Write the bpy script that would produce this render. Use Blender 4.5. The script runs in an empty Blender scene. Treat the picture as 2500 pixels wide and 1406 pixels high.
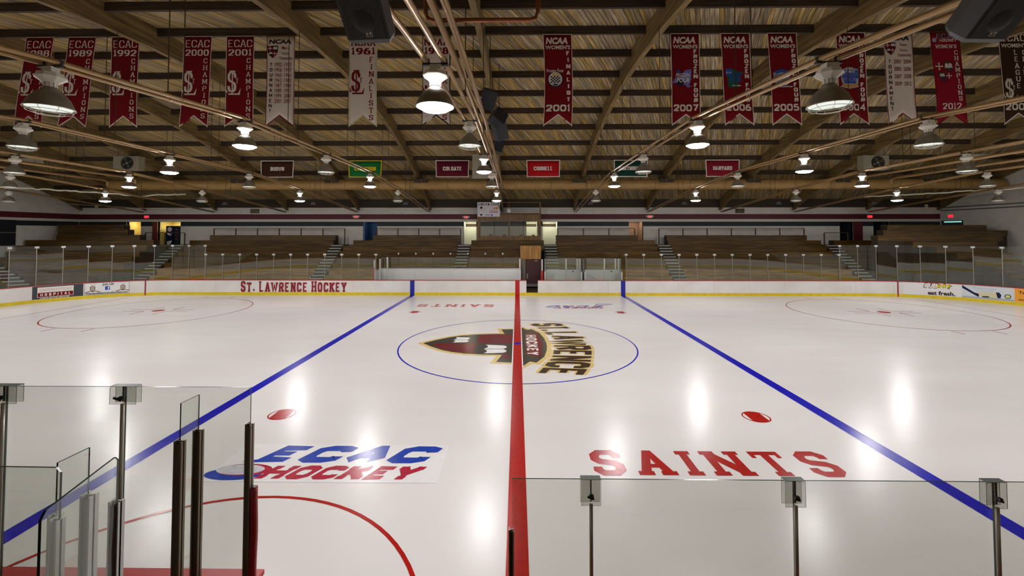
import bpy, math, random
from mathutils import Vector, Matrix
random.seed(7)
sc = bpy.context.scene
COL = sc.collection
# ---------------------------------------------------------------- camera, world, exposure
cam = bpy.data.cameras.new('camera'); CAM = bpy.data.objects.new('camera', cam); COL.objects.link(CAM)
CAM.location = (0.0017, -17.113, 4.3459)
CAM.rotation_euler = (math.radians(91.7), 0, 0.0125)
cam.sensor_width = 36.0; cam.lens = 36*1054.13/2500; cam.shift_y = -165.75/2500
cam.clip_start = 0.05; cam.clip_end = 300
sc.camera = CAM
w = bpy.data.worlds.new('world'); sc.world = w; w.use_nodes = True
w.node_tree.nodes['Background'].inputs[0].default_value = (0.9, 0.95, 1.0, 1)
w.node_tree.nodes['Background'].inputs[1].default_value = 0.02
sc.view_settings.view_transform = 'Standard'; sc.view_settings.look = 'None'
sc.view_settings.gamma = 1.0; sc.view_settings.use_curve_mapping = False
sc.view_settings.exposure = 0.2
sc.cycles.use_light_tree = False
LAMP_STRENGTH = 228.0        # radiance of the lens of a burning lamp
sc.cycles.transparent_max_bounces = 16
sc.cycles.max_bounces = 6; sc.cycles.diffuse_bounces = 3; sc.cycles.glossy_bounces = 3
sc.cycles.sample_clamp_indirect = 4.0
sc.cycles.caustics_reflective = False; sc.cycles.caustics_refractive = False

# ---------------------------------------------------------------- materials
MAT = {}
def lin(c):
    return tuple(((x/255)/12.92 if x/255 <= .04045 else (((x/255)+.055)/1.055)**2.4) for x in c)
def mat(name, rgb, rough=.5, metal=0.0, emit=0.0, ecol=None, spec=.5):
    if name in MAT: return MAT[name]
    m = bpy.data.materials.new(name); m.use_nodes = True
    b = m.node_tree.nodes['Principled BSDF']
    c = lin(rgb)
    b.inputs['Base Color'].default_value = (*c, 1); b.inputs['Roughness'].default_value = rough
    b.inputs['Metallic'].default_value = metal; b.inputs['Specular IOR Level'].default_value = spec
    if emit:
        b.inputs['Emission Color'].default_value = (*(lin(ecol) if ecol else c), 1); b.inputs['Emission Strength'].default_value = emit
    MAT[name] = m; return m
def nn(m, t, **kw):
    n = m.node_tree.nodes.new(t)
    for k, v in kw.items(): setattr(n, k, v)
    return n
def noisy(name, rgb, rgb2, scale=(1, 1, 1), nscale=4.0, rough=.5, metal=0.0, rot=0.0, rnd=0.0, bump=0.0, detail=6.0, lo=.35, hi=.65, spec=.5, extra=None, rough_var=0.0):
    """procedural two/three tone material: noise in object space (turned about z by rot, then scaled), with a random tone for each piece"""
    m = bpy.data.materials.new(name); m.use_nodes = True; L = m.node_tree.links
    b = m.node_tree.nodes['Principled BSDF']
    tc = nn(m, 'ShaderNodeTexCoord'); m1 = nn(m, 'ShaderNodeMapping'); m2 = nn(m, 'ShaderNodeMapping')
    m1.inputs['Rotation'].default_value = (0, 0, rot); m2.inputs['Scale'].default_value = scale
    L.new(tc.outputs['Object'], m1.inputs[0]); L.new(m1.outputs[0], m2.inputs[0])
    oi = nn(m, 'ShaderNodeObjectInfo'); ge = nn(m, 'ShaderNodeNewGeometry')
    ad = nn(m, 'ShaderNodeMath', operation='ADD'); fr = nn(m, 'ShaderNodeMath', operation='FRACT')
    L.new(oi.outputs['Random'], ad.inputs[0]); L.new(ge.outputs['Random Per Island'], ad.inputs[1]); L.new(ad.outputs[0], fr.inputs[0])
    off = nn(m, 'ShaderNodeVectorMath', operation='ADD'); cx = nn(m, 'ShaderNodeCombineXYZ'); mu = nn(m, 'ShaderNodeMath', operation='MULTIPLY')
    mu.inputs[1].default_value = 37.0 if rnd else 0.0
    L.new(fr.outputs[0], mu.inputs[0]); L.new(mu.outputs[0], cx.inputs[0]); L.new(mu.outputs[0], cx.inputs[1])
    L.new(m2.outputs[0], off.inputs[0]); L.new(cx.outputs[0], off.inputs[1])
    no = nn(m, 'ShaderNodeTexNoise'); no.inputs['Scale'].default_value = nscale; no.inputs['Detail'].default_value = detail
    L.new(off.outputs[0], no.inputs['Vector'])
    cr = nn(m, 'ShaderNodeValToRGB'); e = cr.color_ramp.elements
    e[0].position = lo; e[0].color = (*lin(rgb), 1); e[1].position = hi; e[1].color = (*lin(rgb2), 1)
    if extra:
        x = e.new(.5*(lo+hi)); x.color = (*lin(extra), 1)
    L.new(no.outputs['Fac'], cr.inputs[0])
    hs = nn(m, 'ShaderNodeHueSaturation'); mr = nn(m, 'ShaderNodeMapRange')
    mr.inputs['To Min'].default_value = 1-rnd; mr.inputs['To Max'].default_value = 1+rnd
    if rnd > .25:
        f2 = nn(m, 'ShaderNodeMath', operation='MULTIPLY'); f2.inputs[1].default_value = 7.31; f3 = nn(m, 'ShaderNodeMath', operation='FRACT'); ms = nn(m, 'ShaderNodeMapRange'); ms.inputs['To Min'].default_value = .65; ms.inputs['To Max'].default_value = 1.12
        L.new(fr.outputs[0], f2.inputs[0]); L.new(f2.outputs[0], f3.inputs[0]); L.new(f3.outputs[0], ms.inputs['Value']); L.new(ms.outputs[0], hs.inputs['Saturation'])
    L.new(fr.outputs[0], mr.inputs['Value']); L.new(mr.outputs[0], hs.inputs['Value']); L.new(cr.outputs[0], hs.inputs['Color'])
    L.new(hs.outputs[0], b.inputs['Base Color'])
    b.inputs['Roughness'].default_value = rough; b.inputs['Metallic'].default_value = metal; b.inputs['Specular IOR Level'].default_value = spec
    if rough_var:
        r2 = nn(m, 'ShaderNodeMapRange'); r2.inputs['To Min'].default_value = rough-rough_var; r2.inputs['To Max'].default_value = rough+rough_var
        L.new(no.outputs['Fac'], r2.inputs['Value']); L.new(r2.outputs[0], b.inputs['Roughness'])
    if bump:
        bp_ = nn(m, 'ShaderNodeBump'); bp_.inputs['Strength'].default_value = bump; bp_.inputs['Distance'].default_value = .02
        L.new(no.outputs['Fac'], bp_.inputs['Height']); L.new(bp_.outputs[0], b.inputs['Normal'])
    MAT[name] = m; return m
def glass_material(name, tint, f0=.07):
    """clear sheet: straight-through transmission with Schlick reflection on both faces"""
    m = bpy.data.materials.new(name); m.use_nodes = True; N = m.node_tree.nodes; L = m.node_tree.links
    N.clear(); out = nn(m, 'ShaderNodeOutputMaterial'); mx = nn(m, 'ShaderNodeMixShader')
    tr = nn(m, 'ShaderNodeBsdfTransparent'); gl = nn(m, 'ShaderNodeBsdfGlossy'); lw = nn(m, 'ShaderNodeLayerWeight'); lw.inputs[0].default_value = .5
    tr.inputs[0].default_value = (*tint, 1); gl.inputs['Roughness'].default_value = .01; gl.inputs[0].default_value = (.95, 1, .97, 1)
    pw = nn(m, 'ShaderNodeMath', operation='POWER'); pw.inputs[1].default_value = 5
    ma = nn(m, 'ShaderNodeMath', operation='MULTIPLY_ADD'); ma.inputs[1].default_value = 1-f0; ma.inputs[2].default_value = f0
    L.new(lw.outputs['Facing'], pw.inputs[0]); L.new(pw.outputs[0], ma.inputs[0]); L.new(ma.outputs[0], mx.inputs[0])
    L.new(tr.outputs[0], mx.inputs[1]); L.new(gl.outputs[0], mx.inputs[2]); L.new(mx.outputs[0], out.inputs[0])
    MAT[name] = m; return m

# ---------------------------------------------------------------- mesh helpers
class MB:
    def __init__(s): s.v = []; s.f = []; s.m = []
    def add(s, vs, fs, mi=0):
        o = len(s.v); s.v += [tuple(p) for p in vs]; s.f += [tuple(i+o for i in f) for f in fs]; s.m += [mi]*len(fs); return s
    def poly(s, pts, mi=0): return s.add(pts, [tuple(range(len(pts)))], mi)
    def box(s, x0, x1, y0, y1, z0, z1, mi=0):
        return s.add([(x0,y0,z0),(x1,y0,z0),(x1,y1,z0),(x0,y1,z0),(x0,y0,z1),(x1,y0,z1),(x1,y1,z1),(x0,y1,z1)],
                     [(0,3,2,1),(4,5,6,7),(0,1,5,4),(1,2,6,5),(2,3,7,6),(3,0,4,7)], mi)
    def obox(s, M, sx, sy, sz, mi=0):
        """box centred on the origin of M"""
        vs = [M @ Vector((x*sx/2, y*sy/2, z*sz/2)) for x, y, z in ((-1,-1,-1),(1,-1,-1),(1,1,-1),(-1,1,-1),(-1,-1,1),(1,-1,1),(1,1,1),(-1,1,1))]
        return s.add(vs, [(0,3,2,1),(4,5,6,7),(0,1,5,4),(1,2,6,5),(2,3,7,6),(3,0,4,7)], mi)
    def tube(s, pts, r, n=8, mi=0, closed=False):
        P = [Vector(p) for p in pts]; K = len(P); rings = []
        for i in range(K):
            if closed: t = P[(i+1) % K]-P[i-1]
            else: t = P[min(i+1, K-1)]-P[max(i-1, 0)]
            t.normalize(); up = Vector((0,0,1)) if abs(t.z) < .9 else Vector((0,1,0))
            a = t.cross(up).normalized(); b = a.cross(t)
            rings.append([P[i]+a*math.cos(2*math.pi*j/n)*r+b*math.sin(2*math.pi*j/n)*r for j in range(n)])
        vs = [p for g in rings for p in g]; fs = []
        for i in range(K if closed else K-1):
            k = (i+1) % K
            for j in range(n): fs.append((i*n+j, i*n+(j+1) % n, k*n+(j+1) % n, k*n+j))
        if not closed: fs += [tuple(range(n-1, -1, -1)), tuple((K-1)*n+j for j in range(n))]
        return s.add(vs, fs, mi)
    def lathe(s, prof, n=24, c=(0,0,0), mi=0, phase=0.0, cap=False):
        vs = []; fs = []
        for r, z in prof:
            for j in range(n):
                a = 2*math.pi*(j+phase)/n; vs.append((c[0]+r*math.cos(a), c[1]+r*math.sin(a), c[2]+z))
        for i in range(len(prof)-1):
            for j in range(n): fs.append((i*n+j, i*n+(j+1) % n, (i+1)*n+(j+1) % n, (i+1)*n+j))
        if cap: fs += [tuple(range(n-1, -1, -1)), tuple((len(prof)-1)*n+j for j in range(n))]
        return s.add(vs, fs, mi)
    def prism(s, poly, fmap, t, mi=0):
        """poly (u, v) carried by fmap(u, v, w) and given the thickness t"""
        n = len(poly); vs = [fmap(u, v, 0) for u, v in poly]+[fmap(u, v, t) for u, v in poly]
        return s.add(vs, [tuple(range(n)), tuple(range(2*n-1, n-1, -1))]+[(i, i+n, (i+1) % n+n, (i+1) % n) for i in range(n)], mi)
    def build(s, name, mats, parent=None, smooth=False, local=False):
        me = bpy.data.meshes.new(name); me.from_pydata(s.v, [], s.f)
        for m in (mats if isinstance(mats, (list, tuple)) else [mats]): me.materials.append(m)
        if any(s.m): me.polygons.foreach_set('material_index', s.m)
        if smooth: me.polygons.foreach_set('use_smooth', [True]*len(s.f))
        me.update(); o = bpy.data.objects.new(name, me); COL.objects.link(o)
        if parent is not None:
            o.parent = parent
            if not local: o.matrix_parent_inverse = Matrix.Translation(-origin_of(parent))
        return o
def origin_of(o):
    v = Vector(o.get('_o', (0, 0, 0))); return v
ORIG = {}
def origin_of(o): return ORIG.get(o.name, Vector((0, 0, 0)))
def thing(name, label, cat, loc=(0, 0, 0), group=None, kind=None, rz=0.0):
    o = bpy.data.objects.new(name, None); COL.objects.link(o); o.location = loc; o.rotation_euler = (0, 0, rz); o.empty_display_size = .2
    ORIG[o.name] = Vector(loc); o['label'] = label
    if cat: o['category'] = cat
    if group: o['group'] = group
    if kind: o['kind'] = kind
    return o
def tag(o, label, cat=None, group=None, kind=None):
    o['label'] = label
    if cat: o['category'] = cat
    if group: o['group'] = group
    if kind: o['kind'] = kind
    return o
def struct(o, label): o['kind'] = 'structure'; o['label'] = label; return o
def copy_part(src, parent, loc=None):
    c = src.copy(); COL.objects.link(c); c.parent = parent
    if loc is not None: c.location = loc
    return c
def copy_tree(root, loc, label, group=None, rz=0.0):
    r = root.copy(); COL.objects.link(r); r.location = loc; r.rotation_euler = (0, 0, rz); r['label'] = label
    if group: r['group'] = group
    for ch in list(root.children):
        c = ch.copy(); COL.objects.link(c); c.parent = r
        for g in ch.children:
            d = g.copy(); COL.objects.link(d); d.parent = c
    return r

# ---------------------------------------------------------------- lettering: strokes laid as flat bars
G = {
 'A': [[(0,0),(.44,1),(.56,1),(1,0)],[(.2,.34),(.8,.34)]], 'B': [[(0,0),(0,1),(.72,1),(.95,.88),(.95,.64),(.72,.53),(0,.53)],[(.72,.53),(1,.4),(1,.13),(.72,0),(0,0)]],
 'C': [[(1,.7),(1,.86),(.78,1),(.22,1),(0,.82),(0,.18),(.22,0),(.78,0),(1,.14),(1,.3)]], 'D': [[(0,0),(0,1),(.65,1),(1,.78),(1,.22),(.65,0),(0,0)]],
 'E': [[(1,1),(0,1),(0,0),(1,0)],[(0,.52),(.75,.52)]], 'F': [[(1,1),(0,1),(0,0)],[(0,.52),(.75,.52)]],
 'G': [[(1,.72),(1,.86),(.78,1),(.22,1),(0,.82),(0,.18),(.22,0),(.78,0),(1,.16),(1,.45),(.6,.45)]], 'H': [[(0,0),(0,1)],[(1,0),(1,1)],[(0,.5),(1,.5)]],
 'I': [[(.5,0),(.5,1)]], 'J': [[(1,1),(1,.2),(.75,0),(.25,0),(0,.2),(0,.35)]], 'K': [[(0,0),(0,1)],[(1,1),(.05,.42)],[(.35,.6),(1,0)]], 'L': [[(0,1),(0,0),(1,0)]],
 'M': [[(0,0),(0,1)],[(0,1),(.5,.25),(1,1)],[(1,1),(1,0)]], 'N': [[(0,0),(0,1)],[(0,1),(1,0)],[(1,0),(1,1)]],
 'O': [[(.25,0),(0,.2),(0,.8),(.25,1),(.75,1),(1,.8),(1,.2),(.75,0),(.25,0)]], 'P': [[(0,0),(0,1),(.75,1),(1,.87),(1,.6),(.75,.46),(0,.46)]],
 'R': [[(0,0),(0,1),(.75,1),(1,.87),(1,.62),(.75,.49),(0,.49)],[(.55,.49),(1,0)]],
 'S': [[(1,.72),(1,.86),(.78,1),(.22,1),(0,.85),(0,.66),(.2,.54),(.8,.46),(1,.34),(1,.15),(.78,0),(.22,0),(0,.14),(0,.28)]],
 'T': [[(0,1),(1,1)],[(.5,1),(.5,0)]], 'U': [[(0,1),(0,.2),(.25,0),(.75,0),(1,.2),(1,1)]], 'V': [[(0,1),(.5,0),(1,1)]], 'W': [[(0,1),(.25,0),(.5,.8),(.75,0),(1,1)]],
 'Y': [[(0,1),(.5,.45),(1,1)],[(.5,.45),(.5,0)]], 'Z': [[(0,1),(1,1),(0,0),(1,0)]],
 '0': [[(.25,0),(0,.2),(0,.8),(.25,1),(.75,1),(1,.8),(1,.2),(.75,0),(.25,0)]], '1': [[(.1,.78),(.5,1),(.5,0)]],
 '2': [[(0,.7),(0,.84),(.22,1),(.78,1),(1,.84),(1,.64),(0,.02),(0,0),(1,0)]], '3': [[(0,.86),(.25,1),(.75,1),(1,.84),(1,.64),(.72,.53),(.4,.53)],[(.72,.53),(1,.42),(1,.16),(.75,0),(.25,0),(0,.14)]],
 '4': [[(.72,0),(.72,1),(0,.3),(1,.3)]], '5': [[(.95,1),(.08,1),(.05,.56),(.7,.6),(1,.45),(1,.16),(.75,0),(.22,0),(0,.13)]],
 '6': [[(.9,.95),(.5,1),(.12,.75),(0,.4),(0,.15),(.25,0),(.75,0),(1,.16),(1,.42),(.75,.57),(.25,.57),(0,.42)]], '7': [[(0,1),(1,1),(.35,0)]],
 '8': [[(.25,.54),(.04,.68),(.04,.86),(.25,1),(.75,1),(.96,.86),(.96,.68),(.75,.54),(.25,.54),(0,.4),(0,.14),(.25,0),(.75,0),(1,.14),(1,.4),(.75,.54)]],
 '9': [[(.1,.05),(.5,0),(.88,.25),(1,.6),(1,.85),(.75,1),(.25,1),(0,.84),(0,.58),(.25,.43),(.75,.43),(1,.58)]],
 "'": [[(.5,1),(.5,.75)]], '-': [[(0,.5),(1,.5)]], '.': [[(.5,0),(.5,.1)]], '!': [[(.5,1),(.5,.3)],[(.5,0),(.5,.1)]],
}
WID = {'I': .42, '1': .55, '.': .3, "'": .25, '-': .6, '!': .3, 'M': 1.2, 'W': 1.3, ' ': .55, 'E': .92, 'F': .9, 'L': .9, 'N': 1.08}
def chaikin(P, k):
    closed = P[0] == P[-1]
    for _ in range(k):
        Q = [] if closed else [P[0]]
        for a, b in zip(P, P[1:]):
            Q += [(a[0]*.75+b[0]*.25, a[1]*.75+b[1]*.25), (a[0]*.25+b[0]*.75, a[1]*.25+b[1]*.75)]
        if closed: Q.append(Q[0])
        else: Q.append(P[-1])
        P = Q
    return P
def bars(P, t, th):
    """polyline -> quads; t: weight of upright strokes, th: of level strokes; mitred"""
    out = []; n = len(P); closed = P[0] == P[-1]
    def nrm(a, b):
        dx, dy = b[0]-a[0], b[1]-a[1]; l = math.hypot(dx, dy) or 1; dx /= l; dy /= l
        k = t*abs(dy)+th*abs(dx); k = max(k, min(t, th)); return (-dy, dx, k/2)
    N = [nrm(P[i], P[i+1]) for i in range(n-1)]
    def side(i):
        if i == 0 and not closed: a = b = N[0]
        elif i == n-1 and not closed: a = b = N[-1]
        else: a, b = N[(i-1) % (n-1)], N[i % (n-1)]
        mx, my = a[0]+b[0], a[1]+b[1]; l = math.hypot(mx, my)
        if l < .35: return (b[0]*b[2], b[1]*b[2])
        mx /= l; my /= l; c = max(.5, mx*b[0]+my*b[1]); k = .5*(a[2]+b[2])/c; return (mx*k, my*k)
    S = [side(i) for i in range(n)]
    for i in range(n-1):
        a, b = P[i], P[i+1]; p, q = S[i], S[i+1]
        out.append([(a[0]+p[0], a[1]+p[1]), (a[0]-p[0], a[1]-p[1]), (b[0]-q[0], b[1]-q[1]), (b[0]+q[0], b[1]+q[1])])
    return out
def glyph(ch, w, h, t, th, serif=0.0, smooth=0):
    out = []
    for pl in G.get(ch, []):
        Q = [(t/2+u*(w-t), th/2+v*(h-th)) for u, v in pl]
        if smooth and len(Q) > 3 and ch not in 'EFHIKLMNTVWXYZA147': Q = chaikin(Q, smooth)
        out += bars(Q, t, th)
        for e, f, raw in ((Q[0], Q[1], pl[0]), (Q[-1], Q[-2], pl[-1])):
            if Q[0] == Q[-1]: break
            dx, dy = abs(e[0]-f[0]), abs(e[1]-f[1])
            end = None
            if raw[1] <= .001 and dy > dx*.6: end = (0, th)
            if raw[1] >= .999 and dy > dx*.6: end = (h-th, h)
            if end:
                y0 = end[0] if not (raw[1] <= .001) else 0
                out.append([(e[0]-t/2, min(e[1], end[0])), (e[0]+t/2, min(e[1], end[0])), (e[0]+t/2, max(e[1], end[1])), (e[0]-t/2, max(e[1], end[1]))]) if dx < dy*.15 else None
                if serif and ch not in "1.'!-" or (serif and ch == '1' and raw[1] <= .001):
                    out.append([(e[0]-t/2-serif, end[0]), (e[0]+t/2+serif, end[0]), (e[0]+t/2+serif, end[1]), (e[0]-t/2-serif, end[1])])
    if ch == 'T' and serif:
        for x in (0, w-t*.55): out.append([(x, h*.72), (x+t*.55, h*.72), (x+t*.55, h), (x, h)])
    return [p for p in out if p]
def text(s, cw, h, t, th=None, gap=None, serif=0.0, smooth=0, shear=0.0, align='c', width=None, stack=None):
    """(u, v) quads of a word; stack = pitch of letters set one under the other"""
    th = th or t; gap = cw*.16 if gap is None else gap; items = []; x = 0; y = 0
    for ch in s:
        w = cw*WID.get(ch, 1.0)
        if stack is not None:
            if ch != ' ':
                items += [[(u-w/2, v+y) for u, v in q] for q in glyph(ch, w, h, t, th, serif, smooth)]
            y -= stack*(.75 if ch == ' ' else 1); continue
        items += [[(u+x, v) for u, v in q] for q in glyph(ch, w, h, t, th, serif, smooth)]
        x += w+gap
    if stack is None:
        x -= gap; k = width/x if width else 1.0; o = {'c': -x/2, 'l': 0, 'r': -x}[align]
        items = [[((u+o)*k, v) for u, v in q] for q in items]
    if shear: items = [[(u+shear*v, v) for u, v in q] for q in items]
    return items
FONTCACHE = {}
def sans(s, h, width=None, bold=0.0, align='c', shear=0.0):
    """(u, v) faces of a line set in the built-in typeface"""
    key = (s, bold)
    if key not in FONTCACHE:
        c = bpy.data.curves.new('line', 'FONT'); c.body = s; c.size = 1; c.offset = bold; c.resolution_u = 3
        o = bpy.data.objects.new('line', c); COL.objects.link(o)
        dg = bpy.context.evaluated_depsgraph_get(); me = o.evaluated_get(dg).to_mesh()
        FONTCACHE[key] = ([(p.co.x, p.co.y) for p in me.vertices], [tuple(p.vertices) for p in me.polygons])
        o.evaluated_get(dg).to_mesh_clear(); bpy.data.objects.remove(o); bpy.data.curves.remove(c)
    V, Fc = FONTCACHE[key]
    if not V: return []
    x0 = min(p[0] for p in V); x1 = max(p[0] for p in V); k = h/.73; kx = width/(x1-x0) if width else k
    o = {'c': (x0+x1)/2, 'l': x0, 'r': x1}[align]
    return [[((V[i][0]-o)*kx+shear*V[i][1]*k, V[i][1]*k) for i in f] for f in Fc]
def move(items, du, dv): return [[(u+du, v+dv) for u, v in q] for q in items]
def letters(name, items, fmap, m, parent):
    # bars of one letter overlap: each lies a hair above the last
    b = MB()
    for i, q in enumerate(items):
        u, v = q[0]; p = Vector(fmap(u, v)); n = (Vector(fmap(u+.01, v))-p).cross(Vector(fmap(u, v+.01))-p).normalized()*((i % 9)*.00012)
        b.poly([Vector(fmap(u, v))+n for u, v in q])
    return b.build(name, m, parent)
def slices(items, step):
    """polygons cut into upright strips so that they can follow a curved face"""
    def clip(P, x, keep):
        out = []
        for i in range(len(P)):
            a, c = P[i-1], P[i]; ia, ic = (a[0]-x)*keep >= 0, (c[0]-x)*keep >= 0
            if ia != ic: t = (x-a[0])/(c[0]-a[0]); out.append((x, a[1]+(c[1]-a[1])*t))
            if ic: out.append(c)
        return out
    res = []
    for q in items:
        u0 = min(p[0] for p in q); u1 = max(p[0] for p in q); n = max(1, math.ceil((u1-u0)/step))
        for i in range(n):
            P = q
            if n > 1: P = clip(clip(q, u0+(u1-u0)*i/n, 1), u0+(u1-u0)*(i+1)/n, -1)
            if len(P) > 2: res.append(P)
    return res
def offset_poly(P, d):
    n = len(P); A = sum(P[i][0]*P[(i+1) % n][1]-P[(i+1) % n][0]*P[i][1] for i in range(n)); s = 1 if A > 0 else -1; out = []
    for i in range(n):
        a, b, c = P[i-1], P[i], P[(i+1) % n]
        def nr(p, q):
            dx, dy = q[0]-p[0], q[1]-p[1]; l = math.hypot(dx, dy) or 1; return (dy/l*s, -dx/l*s)
        n1, n2 = nr(a, b), nr(b, c); mx, my = n1[0]+n2[0], n1[1]+n2[1]; l = math.hypot(mx, my) or 1; mx /= l; my /= l
        k = d/max(.45, mx*n1[0]+my*n1[1]); out.append((b[0]+mx*k, b[1]+my*k))
    return out
def circle(cx, cy, r, n=32, a0=0, a1=2*math.pi): return [(cx+r*math.cos(a0+(a1-a0)*i/n), cy+r*math.sin(a0+(a1-a0)*i/n)) for i in range(n)]
def ring(cx, cy, r0, r1, n=64, a0=0.0, a1=2*math.pi):
    out = []
    for i in range(n):
        a, b = a0+(a1-a0)*i/n, a0+(a1-a0)*(i+1)/n
        out.append([(cx+r0*math.cos(a), cy+r0*math.sin(a)), (cx+r1*math.cos(a), cy+r1*math.sin(a)), (cx+r1*math.cos(b), cy+r1*math.sin(b)), (cx+r0*math.cos(b), cy+r0*math.sin(b))])
    return out
def rect(u0, u1, v0, v1): return [(u0, v0), (u1, v0), (u1, v1), (u0, v1)]
def cross_emblem(cx, cy, r):
    a = r*.13; out = [rect(cx-r*.8, cx+r*.8, cy-a, cy+a), rect(cx-a, cx+a, cy-r*.8, cy+r*.8)]
    for dx, dy in ((1,0),(-1,0),(0,1),(0,-1)):
        out.append([(cx+dx*r, cy+dy*r), (cx+dx*r*.68-dy*r*.3, cy+dy*r*.68-dx*r*.3), (cx+dx*r*.68+dy*r*.3, cy+dy*r*.68+dx*r*.3)])
    return out
def book_emblem(cx, cy, r):
    out = []
    for s in (-1, 1):
        top = [(cx+s*r*x, cy+r*y) for x, y in ((.05,.55),(.3,.75),(.65,.75),(.85,.55))]
        bot = [(cx+s*r*x, cy+r*y) for x, y in ((1,-.6),(.7,-.45),(.35,-.45),(.05,-.65))]
        out.append(top+bot)
    return out
# ---------------------------------------------------------------- colours of the place
ICE = noisy('ice', (223, 218, 214), (229, 225, 222), scale=(.25, .8, 1), nscale=1.2, rough=.24, bump=0.0, spec=.25, rough_var=.035, lo=.15, hi=.85, detail=4.0)
def ice_paint(name, rgb): return noisy('ice_paint_'+name, tuple(int(c*.9) for c in rgb), rgb, scale=(1, 1, 1), nscale=9, rough=.22, lo=.3, hi=.6, spec=.25)
RED_I = ice_paint('red', (176, 20, 10)); BLUE_I = ice_paint('blue', (8, 14, 182)); DRED_I = ice_paint('dark_red', (150, 30, 34)); GREY_I = ice_paint('grey', (206, 204, 212))
ROYAL_I = ice_paint('royal', (32, 66, 172)); CRIM_I = ice_paint('crimson', (178, 36, 60)); CHAR_I = ice_paint('charcoal', (62, 58, 48)); MAR_I = ice_paint('maroon', (112, 20, 30))
GOLD_I = ice_paint('gold', (226, 198, 128)); WHITE_I = noisy('ice_paint_white', (228, 225, 223), (233, 231, 229), nscale=3, rough=.22, spec=.25); BROWN_I = ice_paint('brown', (66, 48, 34))
DECK = noisy('deck_boards', (98, 78, 40), (192, 166, 106), scale=(9.0, .4, .05), nscale=2.2, rough=.7, rot=math.radians(24.56), rnd=.32, extra=(146, 122, 72), lo=.3, hi=.72)
DECKBACK = mat('deck_back', (40, 31, 20), .9)
BEAM = noisy('beam_wood', (88, 70, 38), (134, 110, 66), scale=(9, .35, 6), nscale=2, rough=.6, rnd=.08)
PURLIN = noisy('purlin_wood', (42, 32, 20), (66, 50, 32), scale=(.4, 8, 8), nscale=2, rough=.75, rnd=.1)
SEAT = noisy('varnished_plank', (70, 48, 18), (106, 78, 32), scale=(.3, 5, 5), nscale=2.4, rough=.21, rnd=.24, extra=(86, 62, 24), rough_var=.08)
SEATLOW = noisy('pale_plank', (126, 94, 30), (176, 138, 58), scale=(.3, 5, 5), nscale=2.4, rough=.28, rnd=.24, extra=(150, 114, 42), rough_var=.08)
WALLW = noisy('white_block_wall', (214, 210, 198), (226, 222, 212), scale=(1, 1, 1), nscale=1.5, rough=.75)
MAROON = mat('maroon_paint', (88, 12, 24), .55); BANDGREEN = mat('dark_green_paint', (24, 36, 36), .6); WHITEP = mat('white_paint', (222, 218, 206), .6)
TIMBER = mat('dark_timber', (52, 42, 28), .8); BOARDW = noisy('board_white', (222, 217, 212), (232, 229, 226), nscale=.8, rough=.28)
YELLOW = noisy('kick_yellow', (208, 184, 26), (224, 200, 46), nscale=3, rough=.35); REDP = mat('red_paint', (176, 22, 22), .4); BLUEP = mat('blue_paint', (18, 30, 150), .4)
ALU = mat('aluminium', (168, 164, 152), .35, .7); STEEL = mat('brushed_post', (172, 164, 150), .3, .25); BLACK = mat('black_plastic', (20, 20, 20), .4); GREYP = mat('pale_post', (206, 206, 200), .5)
GLASS = glass_material('clear_glass', (.915, .928, .912)); EDGE = mat('glass_edge', (16, 44, 36), .2); ACRYL = glass_material('acrylic', (.84, .84, .82))
BENCHW = mat('bench_white', (216, 218, 214), .4); COPPER = mat('pipe_brown', (158, 126, 82), .34, .45); DUCT = noisy('duct_tan', (150, 118, 66), (166, 132, 78), nscale=2, rough=.5)
CONC = mat('concrete', (120, 114, 104), .8); RODM = mat('hanger_rod', (70, 56, 36), .5, .5)
STAIR = mat('stair_dark', (40, 32, 22), .7); NOSE = mat('stair_nosing', (226, 224, 206), .5)
CLOTHR = mat('banner_maroon', (118, 6, 20), .8, spec=.2); CLOTHW = mat('banner_white', (226, 216, 204), .8, spec=.2); CLOTHB = mat('banner_brown', (58, 36, 20), .8, spec=.2); CLOTHC = mat('banner_crimson', (140, 8, 36), .8, spec=.2)
PRW = mat('print_white', (236, 228, 216), .8, spec=.2); PRM = mat('print_maroon', (112, 12, 24), .8, spec=.2); PRK = mat('print_black', (36, 26, 26), .8, spec=.2); PRB = mat('print_blue', (46, 84, 172), .8, spec=.2)
PRG = mat('print_green', (30, 92, 62), .8, spec=.2); PRS = mat('print_silver', (170, 174, 190), .8, spec=.2); PRL = mat('print_lilac', (120, 124, 204), .8, spec=.2); PRY = mat('print_yellow', (228, 200, 40), .8, spec=.2); PRO = mat('print_orange', (222, 150, 46), .8, spec=.2)
NAVY = mat('print_navy', (22, 34, 66), .7, spec=.2); DRK = mat('print_dark', (34, 38, 44), .45)

# ---------------------------------------------------------------- ice sheet and its markings
HX, HY, RC = 30.6, 13.0, 6.6
def outline(d=0.0, n=14):
    P = []; r = RC+d
    for cx, cy, a0 in ((HX-RC, HY-RC, 0), (-HX+RC, HY-RC, 90), (-HX+RC, -HY+RC, 180), (HX-RC, -HY+RC, 270)):
        for i in range(n+1):
            a = math.radians(a0+90*i/n); P.append((cx+r*math.cos(a), cy+r*math.sin(a)))
    return P
b = MB(); b.prism(outline(.03), lambda u, v, t: (u, v, -t), .05)
ICEO = struct(b.build('floor', ICE), 'white glossy ice sheet of the rink with painted lines')
Z0 = .003
def flat(z=Z0): return lambda u, v: (u, v, z)
def mark(name, items, m, z=Z0, label=None):
    o = letters(name, items, flat(z), m, ICEO)
    if label: o['label'] = label
    return o
mark('center_line', [rect(-.15, .15, -HY, HY)], RED_I, Z0+.002, 'wide red centre line across the ice')
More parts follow.
